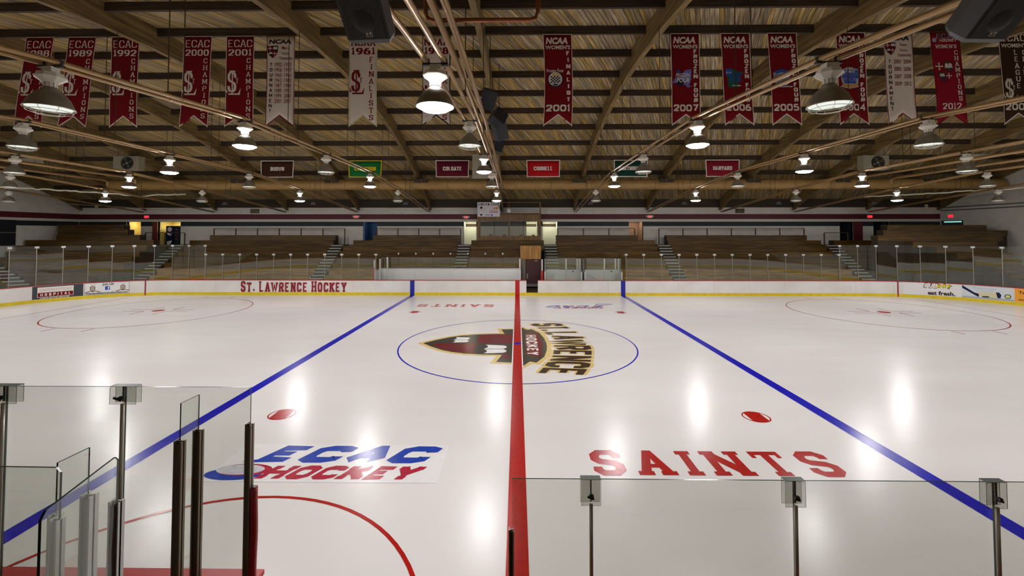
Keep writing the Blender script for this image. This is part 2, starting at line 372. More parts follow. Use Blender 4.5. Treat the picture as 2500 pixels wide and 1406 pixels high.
mark('center_line_edging', [rect(-.19, -.15, -3.1, 3.1), rect(.15, .19, -3.1, 3.1)], WHITE_I, Z0+.002)
mark('center_spot', [circle(0, 0, .15, 20)], BLUE_I, Z0+.004)
for s in (-1, 1): mark('blue_line', [rect(s*7.32-.15, s*7.32+.15, -HY, HY)], BLUE_I)
mark('center_circle', ring(0, 0, 4.52, 4.572, 96), BLUE_I, Z0+.001)
mark('referee_crease', ring(-4.0, -12.95, 3.0, 3.06, 40, 0, math.pi), RED_I)
for s in (-1, 1):
    mark('goal_line', [rect(s*26.1-.025, s*26.1+.025, -11.6, 11.6)], DRED_I)
    for t in (-1, 1):
        cx, cy = s*5.64, t*6.706
        chord = [p for p in circle(cx, cy, .3, 40)]
        mark('neutral_spot', ring(cx, cy, .28, .31, 28)+[[(cx+max(-.19, min(.19, x-cx)), y) for x, y in chord]], RED_I)
        cx, cy = s*20.1, t*6.95
        it = ring(cx, cy, 4.52, 4.572, 72)
        for a in (-1, 1):
            for e in (-.9, .9): it.append(rect(cx+e-.025, cx+e+.025, cy+a*4.57, cy+a*5.17) if a > 0 else rect(cx+e-.025, cx+e+.025, cy-5.17, cy-4.57))
            for e in (-1, 1):
                it.append(rect(*sorted((cx+a*.6, cx+a*1.8)), cy+e*.25-.025, cy+e*.25+.025)); it.append(rect(cx+a*.6-.025, cx+a*.6+.025, *sorted((cy+e*.25, cy+e*1.15))))
        mark('faceoff_circle', it, DRED_I)
        mark('faceoff_spot', [circle(cx, cy, .3, 24)], RED_I)
# words by the boards: near side reads from the camera, far side is turned round
def placed(items, ox, oy, turn=1): return [[(ox+turn*u, oy+turn*v) for u, v in q] for q in items]
for turn, ox, oy, nm in ((1, 3.69, -9.2, 'near'), (-1, -3.69, 9.25, 'far')):
    it = text('SAINTS', .62, .86, .17, .13, gap=.3, serif=.07, width=4.55)
    mark('saints_lettering', placed(it, ox, oy, turn), RED_I, Z0, 'red block capitals painted on the ice')
    ex, ey = (-3.4, -8.84) if turn > 0 else (3.55, 8.9)
    mark('logo_ground', [placed([rect(-2.15, 2.0, -.66, .68)], ex, ey, turn)[0]], WHITE_I, Z0)
    mark('blue_lettering', placed(text('ECAC', .95, .6, .27, .16, gap=.12, width=3.25, shear=.55), ex-.02, ey, turn)+placed([[(-1.86, .0), (-1.5, .1), (-1.2, .0)]], ex, ey, turn), ROYAL_I, Z0+.002, 'blue slanted capitals painted on the ice')
    mark('crimson_lettering', placed(text('HOCKEY', .6, .42, .16, .11, gap=.1, width=2.75, shear=.5, serif=.03), ex+.12, ey-.56, turn), CRIM_I, Z0+.002, 'crimson slanted capitals under the blue ones')
    el = lambda cx, cy, a, b_, n=28: [(cx+a*math.cos(2*math.pi*i/n), cy+b_*math.sin(2*math.pi*i/n)) for i in range(n)]
    mark('puck_emblem', placed([el(-1.72, -.42, .52, .2)], ex, ey, turn), ROYAL_I, Z0+.002)
    mark('puck_emblem', placed([el(-1.6, -.28, .5, .2)], ex, ey, turn), CRIM_I, Z0+.003)
    mark('puck_emblem', placed([el(-1.68, -.28, .44, .17)], ex, ey, turn), GREY_I, Z0+.004)
# centre emblem: shield with its foot towards the left, words round its head
def lg(u, v): return (v, -u)
half = [(0, -3.72), (-.5, -3.3), (-.95, -2.85), (-1.25, -2.4), (-1.46, -1.85), (-1.56, -1.2), (-1.6, -.55), (-2.45, -.72), (-2.5, -.25), (-2.5, .1), (-2.95, .15), (-2.38, .42), (-2.5, .64), (-1.8, .95), (-.9, 1.1), (0, 1.15)]
shield = half+[(-u, v) for u, v in half[-2:0:-1]]
E_ = lambda items: [[lg(u, v) for u, v in q] for q in items]
mark('emblem_border', E_([offset_poly(shield, .17)]), GOLD_I, Z0+.0005, 'gold edge of the shield emblem')
mark('emblem_shield', E_([shield]), CHAR_I, Z0+.001, 'charcoal shield emblem at centre ice')
left_q = [(-.02, -1.6), (-.02, -.22), (-1.5, -.22), (-1.5, -1.2), (-1.4, -1.6)]
right_q = [(.02, -3.3), (.02, -1.6), (1.42, -1.6), (1.18, -2.3), (.85, -2.8), (.42, -3.15)]
mark('emblem_field', E_([left_q, right_q, [(-1.5, .32), (1.5, .32), (1.85, .62), (1.65, .86), (0, 1.0), (-1.65, .86), (-1.85, .62)], rect(-1.9, -.05, -.2, .1), rect(1.55, 2.0, -.55, -.25)]), MAR_I, Z0+.0015)
mark('emblem_cross', E_(cross_emblem(-.75, -.9, .5)+cross_emblem(.6, -2.3, .4)), ice_paint('dull_red', (98, 50, 44)), Z0+.002)
for cu, cv, r in ((-.55, -2.3, .45), (.82, -.86, .6)):
    mark('emblem_book', E_(book_emblem(cu, cv, r)), WHITE_I, Z0+.002)
mark('emblem_lettering', E_(move(text('HOCKEY', .32, .42, .085, .07, gap=.1, width=3.0), .1, .36)), WHITE_I, Z0+.0025)
word = 'ST. LAWRENCE'; us = []; x = 0
for ch in word:
    wd = {'.': .22, ' ': .1, 'I': .3, 'W': .82, 'S': .6, 'T': .58}.get(ch, .66); us.append((x, wd)); x += wd+.07
tot = x-.07; dk = []; gd = []
for ch, (x0, wd) in zip(word, us):
    for store, ex_, tt in ((dk, 0, .21), (gd, .07, .345)):
        for q in glyph(ch, wd+2*ex_, 1.0+2*ex_, tt, tt*.8):
            Q = []
            for u, v in q:
                U = (x0-ex_+u-tot/2)*7.5/tot; base = 1.42-.058*U*U; hgt = 1.36; fan = 1+.05*(v-.5)
                Q.append(lg(U*fan, base+(v-ex_)*hgt))
            store.append(Q)
mark('emblem_lettering_edge', gd, GOLD_I, Z0+.0005); mark('emblem_lettering', dk, BROWN_I, Z0+.0015, 'brown curved lettering beside the shield')

# ---------------------------------------------------------------- roof: curved deck of slanting boards, arched beams, purlins
XL, XR, YF, YN, YC = -37.7, 35.5, 19.6, -20.2, -.3
def zb(y): return 11.2-.0125*(y-YC)**2            # underside of the beams
def zd(y): return zb(y)+.82                       # underside of the deck
b = MB(); ys = [YN+(YF-YN)*i/28 for i in range(29)]
for y0, y1 in zip(ys, ys[1:]): b.poly([(XL, y0, zd(y0)+.035), (XL, y1, zd(y1)+.035), (XR, y1, zd(y1)+.035), (XR, y0, zd(y0)+.035)])
for y0, y1 in zip(ys, ys[1:]): b.poly([(XL, y0, zd(y0)+.25), (XR, y0, zd(y0)+.25), (XR, y1, zd(y1)+.25), (XL, y1, zd(y1)+.25)])
CEIL = struct(b.build('ceiling', DECKBACK), 'arched timber roof with slanting deck boards, beams and purlins')
PITCH = .172; SL = .457; rest = MB(); n_pl = 0
def plank_geo(bm, x0):
    ya, yb = YN, YF
    # keep the board inside the end walls
    if SL > 0:
        ya = max(ya, (XL+.1-x0)/SL); yb = min(yb, (XR-.1-x0)/SL)
    if yb-ya < .6: return False
    n = max(2, int((yb-ya)/2.6)); dz = random.uniform(-.004, .004); hw = PITCH/2-.008; vs = []; fs = []
    for i in range(n+1):
        y = ya+(yb-ya)*i/n; x = x0+SL*y; z = zd(y)+dz
        vs += [(x-hw, y, z+.03), (x-hw, y, z), (x+hw, y, z), (x+hw, y, z+.03)]
    for i in range(n):
        for j in range(3): fs.append((4*i+j, 4*i+4+j, 4*i+5+j, 4*i+1+j))
    bm.add(vs, fs); return True
xs = []; x = XL-9.2
while x < XR+9.4: xs.append(x); x += PITCH
near = set(sorted(xs, key=lambda q: abs(q-.3))[:298])
for x in xs:
    if x in near:
        bm = MB()
        if plank_geo(bm, x): bm.build('plank', DECK, CEIL)
    else: plank_geo(rest, x)
o = rest.build('outer_planks', DECK, CEIL); o['kind'] = 'stuff'; o['label'] = 'slanting deck boards towards both ends of the roof'
BX = [-1.29+6.14*k for k in range(-6, 7)]; BX[0] = XL+.14; BX[-1] = XR-.14
b = MB(); vs = []; fs = []; yy = [YN+.02+(YF-YN-.04)*i/26 for i in range(27)]
for y in yy: vs += [(-.1, y, zb(y)), (.1, y, zb(y)), (.1, y, zd(y)+.02), (-.1, y, zd(y)+.02)]
for i in range(26):
    for j in range(4): fs.append((4*i+j, 4*i+(j+1) % 4, 4*i+4+(j+1) % 4, 4*i+4+j))
b.add(vs, fs+[(0, 3, 2, 1), (104, 105, 106, 107)])
first = None
for x in BX:
    if first is None: first = b.build('beam', BEAM, CEIL); first.location = (x, 0, 0)
    else: copy_part(first, CEIL, (x, 0, 0))
PY_ = [.77+2.06*j for j in range(-10, 10) if YN+.5 < .77+2.06*j < YF-.5]
for y in PY_:
    bm = MB(); bm.box(-2.97, 2.97, y-.055, y+.055, zd(y)-.31, zd(y)+.02); src = None
    for x0, x1 in zip(BX, BX[1:]):
        if src is None: src = bm.build('purlin', PURLIN, CEIL); o = src
        else: o = copy_part(src, CEIL)
        o.location = ((x0+x1)/2, 0, 0); o.scale = ((x1-x0-.2)/5.94, 1, 1)

# ---------------------------------------------------------------- walls
def gable(x, y0=YN, y1=YF):
    t = [(x, y, zd(y)+.1) for y in [y0+(y1-y0)*i/20 for i in range(21)]]; return [(x, y1, -.1), (x, y0, -.1)]+t
for nm, x, dx, lb in (('wall_left', XL, -.2, 'white gable wall at the left end with a maroon band'), ('wall_right', XR, .2, 'white gable wall at the right end of the arena')):
    b = MB(); A = gable(x); B_ = gable(x+dx); n = len(A); b.add(A+B_, [tuple(range(n)), tuple(range(2*n-1, n-1, -1))]+[(i, (i+1) % n, (i+1) % n+n, i+n) for i in range(n)])
    struct(b.build(nm, WALLW), lb)
b = MB(); b.box(XL-.2, XR+.2, YN-.2, YN, -.1, zd(YN)+.2); struct(b.build('wall_near', WALLW), 'white wall behind the camera')
# far wall with its openings (x0, x1)
OPEN = [(-33.6, -32.35), (-30.9, -28.9), (-13.16, -11.95), (-4.57, -3.5), (.76, 1.67), (2.15, 3.4), (9.44, 10.65), (27.15, 28.24), (29.95, 31.25)]
ZH = 5.3
b = MB(); b.box(XL-.2, XR+.2, YF, YF+.25, ZH, zd(YF)+.2)
e = [XL-.2]+[q for p in OPEN for q in p]+[XR+.2]
for i in range(0, len(e), 2): b.box(e[i], e[i+1], YF, YF+.25, -.1, ZH)
struct(b.build('wall_far', WALLW), 'white far wall above the bleachers with a maroon stripe')
b = MB(); b.box(XL+.01, XR-.01, YF-.04, YF-.002, 5.51, 5.94); struct(b.build('trim_1', MAROON), 'maroon stripe along the far wall')
b = MB(); b.box(XL+.01, XR-.01, YF-.05, YF-.002, 5.345, 5.44); struct(b.build('trim_2', WHITEP), 'thin white rail under the maroon stripe of the far wall')
b = MB()
for i in range(0, len(e), 2): b.box(max(e[i], XL+.01), min(e[i+1], XR-.01), YF-.02, YF-.002, 4.92, 5.30)
struct(b.build('trim_3', BANDGREEN), 'dark band below the white rail on the far wall')
b = MB(); b.box(XL+.01, XR-.01, YF-.3, YF-.05, 6.5, zd(YF-.3)-.02); struct(b.build('trim_4', TIMBER), 'dark timber plate under the eaves of the far wall')
b = MB(); b.box(XL+.002, XL+.03, 4, YF-.06, 5.51, 5.94); struct(b.build('trim_5', MAROON), 'maroon stripe along the left end wall')
b = MB(); b.box(XL+.002, XL+.04, 4, YF-.06, 5.345, 5.44); struct(b.build('trim_6', WHITEP), 'thin white rail on the left end wall')
b = MB(); b.box(XL+.002, XL+.02, 13.8, YF-.06, 4.92, 5.30); struct(b.build('trim_7', BANDGREEN), 'dark band on the left end wall')
b = MB(); b.box(XL-.3, XR+.3, YN-.3, YF+2.6, -.25, -.06); struct(b.build('floor_slab', CONC), 'concrete slab under the arena')
b = MB(); b.box(XL+.02, XR-.02, 13.25, YF-.02, -.05, .28); struct(b.build('floor_walkway', CONC), 'concrete walkway behind the far boards')
# rooms behind the openings: (index, back colour, lamp strength)
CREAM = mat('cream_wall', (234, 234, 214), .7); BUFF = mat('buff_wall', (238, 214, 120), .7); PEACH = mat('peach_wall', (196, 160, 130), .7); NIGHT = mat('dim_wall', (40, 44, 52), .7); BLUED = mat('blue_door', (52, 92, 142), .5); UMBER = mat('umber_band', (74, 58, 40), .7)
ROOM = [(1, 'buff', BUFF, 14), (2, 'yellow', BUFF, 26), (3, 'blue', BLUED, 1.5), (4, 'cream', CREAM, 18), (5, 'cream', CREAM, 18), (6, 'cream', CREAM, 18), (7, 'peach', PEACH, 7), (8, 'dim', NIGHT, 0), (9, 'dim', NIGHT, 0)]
LABELS = ['lit yellow stair opening in the far wall by the corner bleachers', 'bright yellow doorway with vending machines behind it', 'blue doorway in the far wall left of centre', 'cream doorway left of the press box', 'cream doorway seen through the press box', 'cream doorway right of the press box', 'peach doorway in the far wall right of centre', 'dark doorway beside a maroon door at the right', 'dark doorway behind the right corner bleachers']
for (i, cn, m, st), (x0, x1), lb in zip(ROOM, OPEN, LABELS):
    d = thing('door_%d' % i, lb, None, ((x0+x1)/2, YF, 2.9), kind='structure')
    bm = MB(); y1 = YF+1.5
    bm.box(x0-.02, x1+.02, y1, y1+.05, 2.6, 5.6); bm.box(x0-.07, x0-.0, YF+.02, y1, 2.6, 5.6); bm.box(x1+.0, x1+.07, YF+.02, y1, 2.6, 5.6); bm.box(x0-.07, x1+.07, YF+.02, y1, 5.38, 5.5)
    bm.build('room_shell', m, d)
    bm = MB(); bm.box(x0-.05, x1+.05, YF+.02, y1, 2.6, 2.75); bm.build('room_floor', CONC, d)
    if cn == 'cream':
        bm = MB(); bm.box(x0, x1, y1-.02, y1-.001, 4.9, 5.14); bm.build('wall_band', UMBER, d)
    if st:
        bm = MB(); bm.box((x0+x1)/2-.3, (x0+x1)/2+.3, YF+.5, YF+.9, 5.33, 5.375); bm.build('room_lamp', mat('room_lamp_%s' % cn, (255, 250, 236), .5, emit=st*.75), d)
    if cn == 'blue':
        bm = MB(); bm.box(x0, x0+.16, YF-.04, YF+.05, 3.2, 5.3); bm.build('door_leaf', BLUED, d)
    if cn == 'yellow':
        bm = MB(); bm.box(x0-.42, x0, YF-.06, YF-.01, 3.2, 5.3); bm.build('door_leaf', mat('rust_door', (120, 44, 30), .5), d)
    if i == 8:
        bm = MB(); bm.box(x1, x1+.76, YF-.08, YF-.02, 3.2, 5.3); bm.build('door_leaf', mat('maroon_door', (92, 18, 34), .5), d)

d = thing('door_10', 'teal lit doorway low on the right end wall', None, (XR, 18.6, 3.4), kind='structure')
b = MB(); b.box(XR-.03, XR-.002, 17.7, 19.45, 3.4, 5.36); b.build('door_leaf', mat('teal_door', (26, 58, 58), .5), d)
b = MB(); b.box(XR-.05, XR-.03, 17.8, 19.2, 5.2, 5.3); b.build('transom_lamp', mat('teal_glow', (150, 214, 208), .5, emit=.8), d)
d = thing('door_11', 'dark opening in the left end wall at the picture edge', None, (XL, 14, 3.4), kind='structure')
b = MB(); b.box(XL+.002, XL+.05, 11.5, 14.85, 3.4, 5.32); b.build('door_leaf', mat('dark_opening', (26, 28, 32), .6), d)
b = MB(); b.box(XL+.05, XL+.08, 11.5, 14.85, 4.35, 4.4); b.build('rail', ALU, d)
# ---------------------------------------------------------------- dasher boards round the ice
S1 = HX-RC; SA = RC*math.pi/2; S2 = 2*(HY-RC); HALF = 2*S1+2*SA+S2
def bp(s):
    """point, and unit vector towards the ice, at the distance s along the boards (s = 0 far side centre, + to the right)"""
    g = 1 if s >= 0 else -1; t = abs(s)
    if t <= S1: x, y, nx, ny = t, HY, 0, -1
    elif t <= S1+SA: a = (t-S1)/RC; x, y, nx, ny = S1+RC*math.sin(a), HY-RC+RC*math.cos(a), -math.sin(a), -math.cos(a)
    elif t <= S1+SA+S2: x, y, nx, ny = HX, HY-RC-(t-S1-SA), -1, 0
    elif t <= S1+2*SA+S2: a = (t-S1-SA-S2)/RC; x, y, nx, ny = S1+RC*math.cos(a), -(HY-RC)-RC*math.sin(a), -math.cos(a), math.sin(a)
    else: x, y, nx, ny = S1-(t-S1-2*SA-S2), -HY, 0, 1
    return Vector((g*x, y, 0)), Vector((g*nx, ny, 0))
def runs(bm, s0, s1, z0, z1, front, back):
    """closed bar along the boards; front/back: distance from the board face, + towards the ice"""
    straight = abs(s0) <= S1 and abs(s1) <= S1
    n = 1 if straight else max(1, int(abs(s1-s0)/.12)); vs = []; fs = []
    for i in range(n+1):
        p, q = bp(s0+(s1-s0)*i/n); f = p+q*front; k = p+q*back
        vs += [(f.x, f.y, z0), (f.x, f.y, z1), (k.x, k.y, z1), (k.x, k.y, z0)]
    for i in range(n):
        for j in range(4): fs.append((4*i+j, 4*i+(j+1) % 4, 4*i+4+(j+1) % 4, 4*i+4+j))
    bm.add(vs, fs+[(3, 2, 1, 0), (4*n, 4*n+1, 4*n+2, 4*n+3)])
def on_board(s_mid, z_mid, off=.016):
    def f(u, v):
        p, q = bp(s_mid+u); r = p+q*off; return (r.x, r.y, z_mid+v)
    return f
TOPZ = 1.03
BRD = thing('dasher_boards', 'white dasher boards with yellow kick plate and red top rail around the ice', 'rink boards', (0, HY, 0))
edges = [.63]; s = .63
def cuts(a, b_):
    n = max(1, round(abs(b_-a)/2.44)); return [(a+(b_-a)*i/n, a+(b_-a)*(i+1)/n) for i in range(n)]
for a, c in cuts(.63, -HALF)+cuts(1.42, HALF):
    b = MB(); runs(b, min(a, c)+.004, max(a, c)-.004, .02, TOPZ, 0, -.1); b.build('board_panel', BOARDW, BRD)
for a, c in ((-HALF, .63), (1.42, HALF)):
    b = MB(); k = 40
    for i in range(k): runs(b, a+(c-a)*i/k, a+(c-a)*(i+1)/k, TOPZ, TOPZ+.035, .025, -.14)
    b.build('top_rail', REDP, BRD)
b = MB(); k = 90
for i in range(k): runs(b, -HALF+2*HALF*i/k, -HALF+2*HALF*(i+1)/k, .0, .2, .014, -.02)
b.build('kick_plate', YELLOW, BRD)
b = MB(); runs(b, .63, 1.42, .2, .23, .01, -.2); b.build('gate_sill', mat('gate_sill', (70, 50, 40), .6), BRD)
for s_ in (-7.32, 7.32):
    b = MB(); runs(b, s_-.15, s_+.15, .0, TOPZ, .018, -.01); b.build('blue_stripe', BLUEP, BRD)
b = MB(); runs(b, -.15, .15, 0, TOPZ, .018, -.01); b.build('red_stripe', REDP, BRD)
for s_ in (-25.9, 25.92):
    b = MB(); runs(b, s_-.035, s_+.035, 0, TOPZ, .018, -.01); b.build('goal_line_stripe', mat('stripe_dark_red', (140, 20, 30), .4), BRD)
# painted name on the far boards: small capitals with tall initials
its = []; x = 0
for wd in ('ST.', 'LAWRENCE', 'HOCKEY'):
    it = []; its.append(it)
    for i, ch in enumerate(wd):
        big = i == 0; cw = {'.': .2, 'I': .2, 'W': .56, 'M': .5}.get(ch, .4)
        hh = .74 if big else .66
        if ch == '.': it += [[(x+.1, .03), (x+.19, .13), (x+.1, .23), (x+.01, .13)]]
        else: it += move(glyph(ch, cw, hh, .135, .12, .035, 1), x, .0)
        x += cw+.115
    x += .25
k = (19.35-11.94)/(x-.365)
for wq in its: letters('name_lettering', [[(u*k-7.41/2, v-.37) for u, v in q] for q in wq], on_board(-15.645, .6), mat('board_maroon', (134, 14, 34), .4), BRD)['label'] = 'maroon lettering painted on the far boards'
# printed panels on the boards
def advert(s0, s1, m, label, z0=.21, z1=TOPZ-.02):
    b = MB(); runs(b, min(s0, s1), max(s0, s1), z0, z1, .008, -.01); o = b.build('advert_panel', m, BRD); o['label'] = label
    return o
def adv(o, nm, items, smid, z, m, off=.0125): letters(nm, slices(items, .16), on_board(smid, z, off), m, o)
hosp = advert(-31.39, -29.11, mat('advert_slate', (44, 52, 58), .35), 'dark advert panel with a white and maroon plate')
adv(hosp, 'plate', [rect(-.3-.55+i*.0, .72, -.02, .3) for i in range(1)], -30.3, .62, PRW, .011); adv(hosp, 'plate', [rect(-.85, .72, -.28, -.02)], -30.3, .62, PRM, .011)
adv(hosp, 'lettering', move(sans('CANTON-POTSDAM', .17, 1.4), -.06, .06), -30.3, .62, PRS, .016); adv(hosp, 'lettering', move(text('HOSPITAL', .12, .16, .035, .03, gap=.09, width=1.35), -.06, -.23), -30.3, .62, PRW, .016)
adv(hosp, 'lettering', move(sans('CARING BEYOND MEDICINE', .085, 1.3, bold=.02), -.1, -.4), -30.3, .62, PRW, .012)
adv(hosp, 'plate_edge', [rect(-.87, .74, .3, .32), rect(-.87, .74, -.3, -.28), rect(-.87, -.85, -.3, .32), rect(.72, .74, -.3, .32)], -30.3, .62, PRW, .012)
fr = advert(-29.06, -26.8, mat('advert_white', (232, 230, 228), .35), 'white advert panel with two masks and crossed sticks')
adv(fr, 'edging', [rect(-1.13, 1.13, .385, .4), rect(-1.13, 1.13, -.4, -.385), rect(-1.13, -1.115, -.4, .4), rect(1.115, 1.13, -.4, .4)], -27.93, .62, PRK)
adv(fr, 'lettering', move(sans('Join Us!', .16, .58, bold=.03), .02, .2), -27.93, .62, PRK); adv(fr, 'lettering', move(sans('friendsofstlawrencehockey.com', .13, 2.1, bold=.025), 0, -.36), -27.93, .62, PRK)
adv(fr, 'badge', [rect(-.13, .11, -.12, .13)], -27.93, .62, PRB); adv(fr, 'badge_letter', move(sans('f', .2, .09, bold=.04), .04, -.1), -27.93, .62, PRW, .016)
for cu in (-.74, .78):
    adv(fr, 'crossed_sticks', [[(cu-.1, .05), (cu-.07, .05), (cu+.12, .32), (cu+.1, .32)], [(cu+.1, .05), (cu+.07, .05), (cu-.12, .32), (cu-.1, .32)], [(cu-.38, -.22), (cu-.1, -.12), (cu-.1, -.17), (cu-.36, -.26)], [(cu+.38, -.2), (cu+.1, -.12), (cu+.1, -.17), (cu+.36, -.24)]], -27.93, .62, mat('print_ochre', (120, 86, 44), .7))
    adv(fr, 'goalie_mask', [[(cu-.13, .14), (cu-.12, -.1), (cu-.05, -.2), (cu+.05, -.2), (cu+.12, -.1), (cu+.13, .14), (cu+.06, .18), (cu-.06, .18)]], -27.93, .62, mat('print_umber', (96, 62, 52), .7), .015)
    adv(fr, 'mask_bars', [rect(cu-.1, cu+.1, -.1+.075*i, -.08+.075*i) for i in range(4)]+[rect(cu-.07+.06*i, cu-.055+.06*i, -.13, .15) for i in range(3)], -27.93, .62, PRW, .018)
sub = advert(26.2, 29.05, mat('advert_white', (232, 230, 228), .35), 'white advert panel with white and yellow slanted lettering')
def subw(s_, du, dv, w_, st, h_=.27): return move(text(s_, .2, h_, st, st*.9, gap=.035, width=w_, shear=.22), du, dv)
adv(sub, 'lettering_edge', subw('SUB', -.225, .065, .69, .12, .33)+subw('WAY', .375, .065, .71, .12, .33)+[[(-.62, .14), (-.42, .2), (-.42, .1)], [(.6, .3), (.86, .26), (.66, .18)]], 27.82, .62, DRK); adv(sub, 'lettering', subw('SUB', -.22, .095, .64, .068), 27.82, .62, PRW, .016)
adv(sub, 'lettering', subw('WAY', .38, .095, .66, .068)+[[(.62, .28), (.8, .26), (.66, .21)]], 27.82, .62, PRY, .016); adv(sub, 'lettering', move(sans('eat fresh.', .25, 1.3, bold=.035), .3, -.36), 27.82, .62, PRK)
tl = advert(29.08, 31.28, mat('advert_pale', (214, 220, 226), .35), 'pale advert panel with a taped hockey stick and a round badge')
adv(tl, 'snow_strip', [rect(-1.09, 1.09, -.4, -.3)], 30.18, .62, PRS, .011)
adv(tl, 'stick_blade', [[(-1.09, .38), (-1.09, .2), (-.55, -.2), (-.4, -.3), (-.3, -.12), (-.55, -.05)]], 30.18, .62, NAVY); adv(tl, 'glove', [[(-.4, -.02), (.35, .04), (.45, -.05), (.42, -.3), (-.35, -.26)]], 30.18, .62, mat('print_cream', (216, 208, 172), .7), .014)
adv(tl, 'cuff', [[(.36, .06), (.5, .06), (.58, -.08), (.55, -.28), (.42, -.28)]], 30.18, .62, NAVY, .016); adv(tl, 'palm_shadow', [[(-.25, -.24), (.05, -.22), (.1, -.29), (-.2, -.31)]], 30.18, .62, PRK, .017)
adv(tl, 'lettering', move(sans('The choice is simple.', .11, 1.05), -.12, .2)+move(sans('your options are local', .06, .7), -.12, .09), 30.18, .62, PRS); adv(tl, 'badge', [circle(.85, -.14, .14, 20)], 30.18, .62, DRK, .014); adv(tl, 'badge_centre', [circle(.85, -.14, .1, 20)], 30.18, .62, mat('print_lime', (206, 214, 120), .7), .017)
og = advert(31.31, 33.6, mat('advert_orange', (236, 160, 40), .35), 'orange advert panel at the right edge')
adv(og, 'lettering', move(sans('Taste of', .16, .8, bold=.02, align='l'), -.92, .1)+move(sans('no place like', .12, 1.2, bold=.02, align='l'), -.92, -.3), 32.4, .62, PRK)

# ---------------------------------------------------------------- clear screens above the boards
def pane(parent, p0, p1, z0, z1, t=.013, name='glass_pane', m=None, cut=0.0):
    """upright sheet from p0 to p1; cut: bevel of the upper corners"""
    p0 = Vector((*p0, 0)); p1 = Vector((*p1, 0)); d = p1-p0; l = d.length; d.normalize(); nv = Vector((-d.y, d.x, 0))
    pr = [(0, z0), (l, z0), (l, z1-cut), (l-cut, z1), (cut, z1), (0, z1-cut)] if cut else [(0, z0), (l, z0), (l, z1), (0, z1)]
    n = len(pr); b = MB(); f = lambda u, v, w_: tuple(p0+d*u+nv*w_+Vector((0, 0, v)))
    vs = [f(u, v, -t/2) for u, v in pr]+[f(u, v, t/2) for u, v in pr]
    b.add(vs, [tuple(range(n)), tuple(range(2*n-1, n-1, -1))]); b.add(vs, [(i, i+n, (i+1) % n+n, (i+1) % n) for i in range(n)], 1)
    return b.build(name, [m or GLASS, EDGE], parent)
def far_screen(name, label, stations, z1, group='glass screens on the far boards', last_post=True):
    p, q = bp(stations[0]); t = thing(name, label, 'glass screen', (p.x, p.y+.05, TOPZ), group)
    for i, s_ in enumerate(stations):
        p, q = bp(s_); c = p-q*.06; ang = math.atan2(q.y, q.x)-math.pi/2
        if i or last_post:
            b = MB(); M = Matrix.Translation((c.x, c.y, (TOPZ+.03+z1)/2)) @ Matrix.Rotation(ang, 4, 'Z'); b.obox(M, .026, .05, z1-TOPZ-.03); b.build('post', ALU, t)
            b = MB(); M = Matrix.Translation((c.x+q.x*.035, c.y+q.y*.035, z1-.06)) @ Matrix.Rotation(ang, 4, 'Z'); b.obox(M, .2, .012, .12); b.build('clip', mat('frosted_clip', (186, 188, 184), .3), t)
        if i+1 < len(stations):
            p2, q2 = bp(stations[i+1]); c2 = p2-q2*.06; d = (c2-c).normalized()
            pane(t, (c.x+d.x*.022, c.y+d.y*.022), (c2.x-d.x*.022, c2.y-d.y*.022), TOPZ+.04, z1)
    return t
def rng(a, b_, st):
    n = max(1, round(abs(b_-a)/st)); return [a+(b_-a)*i/n for i in range(n+1)]
far_screen('glass_screen', 'low clear glass screen on the boards above the maroon lettering', rng(-9.9, -21.9, 1.2), 2.89)
far_screen('glass_screen', 'low clear glass screen on the boards right of the penalty boxes', rng(7.55, 22.2, 1.22), 2.89)
far_screen('glass_screen', 'tall clear glass screen curving round the left corner', rng(-21.95, -38.2, 1.2), 3.5)
far_screen('glass_screen', 'tall clear glass screen curving round the right corner', rng(22.25, 38.2, 1.2), 3.5)

# ---------------------------------------------------------------- team bench and penalty boxes behind the far boards
tb = thing('team_bench', 'long white bench enclosure left of the centre gate', 'bench', (-4.9, 14.2, .28))
for i, (x0, x1) in enumerate(cuts(-9.95, .22)):
    b = MB(); b.box(x0+.004, x1-.004, 14.2, 14.26, .28, 1.75); b.build('back_panel', BENCHW, tb)
b = MB(); b.box(-9.97, .24, 14.16, 14.3, 1.75, 1.78); b.build('cap_rail', WHITEP, tb)
for x in (-10.0, .2):
    b = MB(); b.box(x-.03, x+.03, 13.16, 14.2, .28, 1.7); b.build('side_panel', BENCHW, tb)
pxs = rng(-9.9, .2, 1.2)
for x0, x1 in zip(pxs, pxs[1:]): pane(tb, (x0+.01, 14.23), (x1-.01, 14.23), 1.79, 2.88)
for x in pxs[1:-1]:
    b = MB(); b.box(x-.05, x+.05, 14.2, 14.215, 2.78, 2.9); b.build('clip', mat('frosted_clip', (186, 188, 184), .3), tb)
for x, y, z1 in ((-10.05, 13.2, 2.45), (-9.75, 13.5, 2.5), (-9.35, 13.9, 2.6), (.18, 14.1, 2.5)):
    b = MB(); b.box(x-.045, x+.045, y-.045, y+.045, .9, z1); b.build('post', GREYP, tb)
b = MB(); b.box(-10.13, -10.05, 13.12, 13.2, 1.06, 1.95); b.build('post_pad', REDP, tb)['label'] = 'red pad on the end post'
b = MB(); b.box(-9.8, .1, 13.75, 14.05, .68, .73); b.build('seat', SEAT, tb)
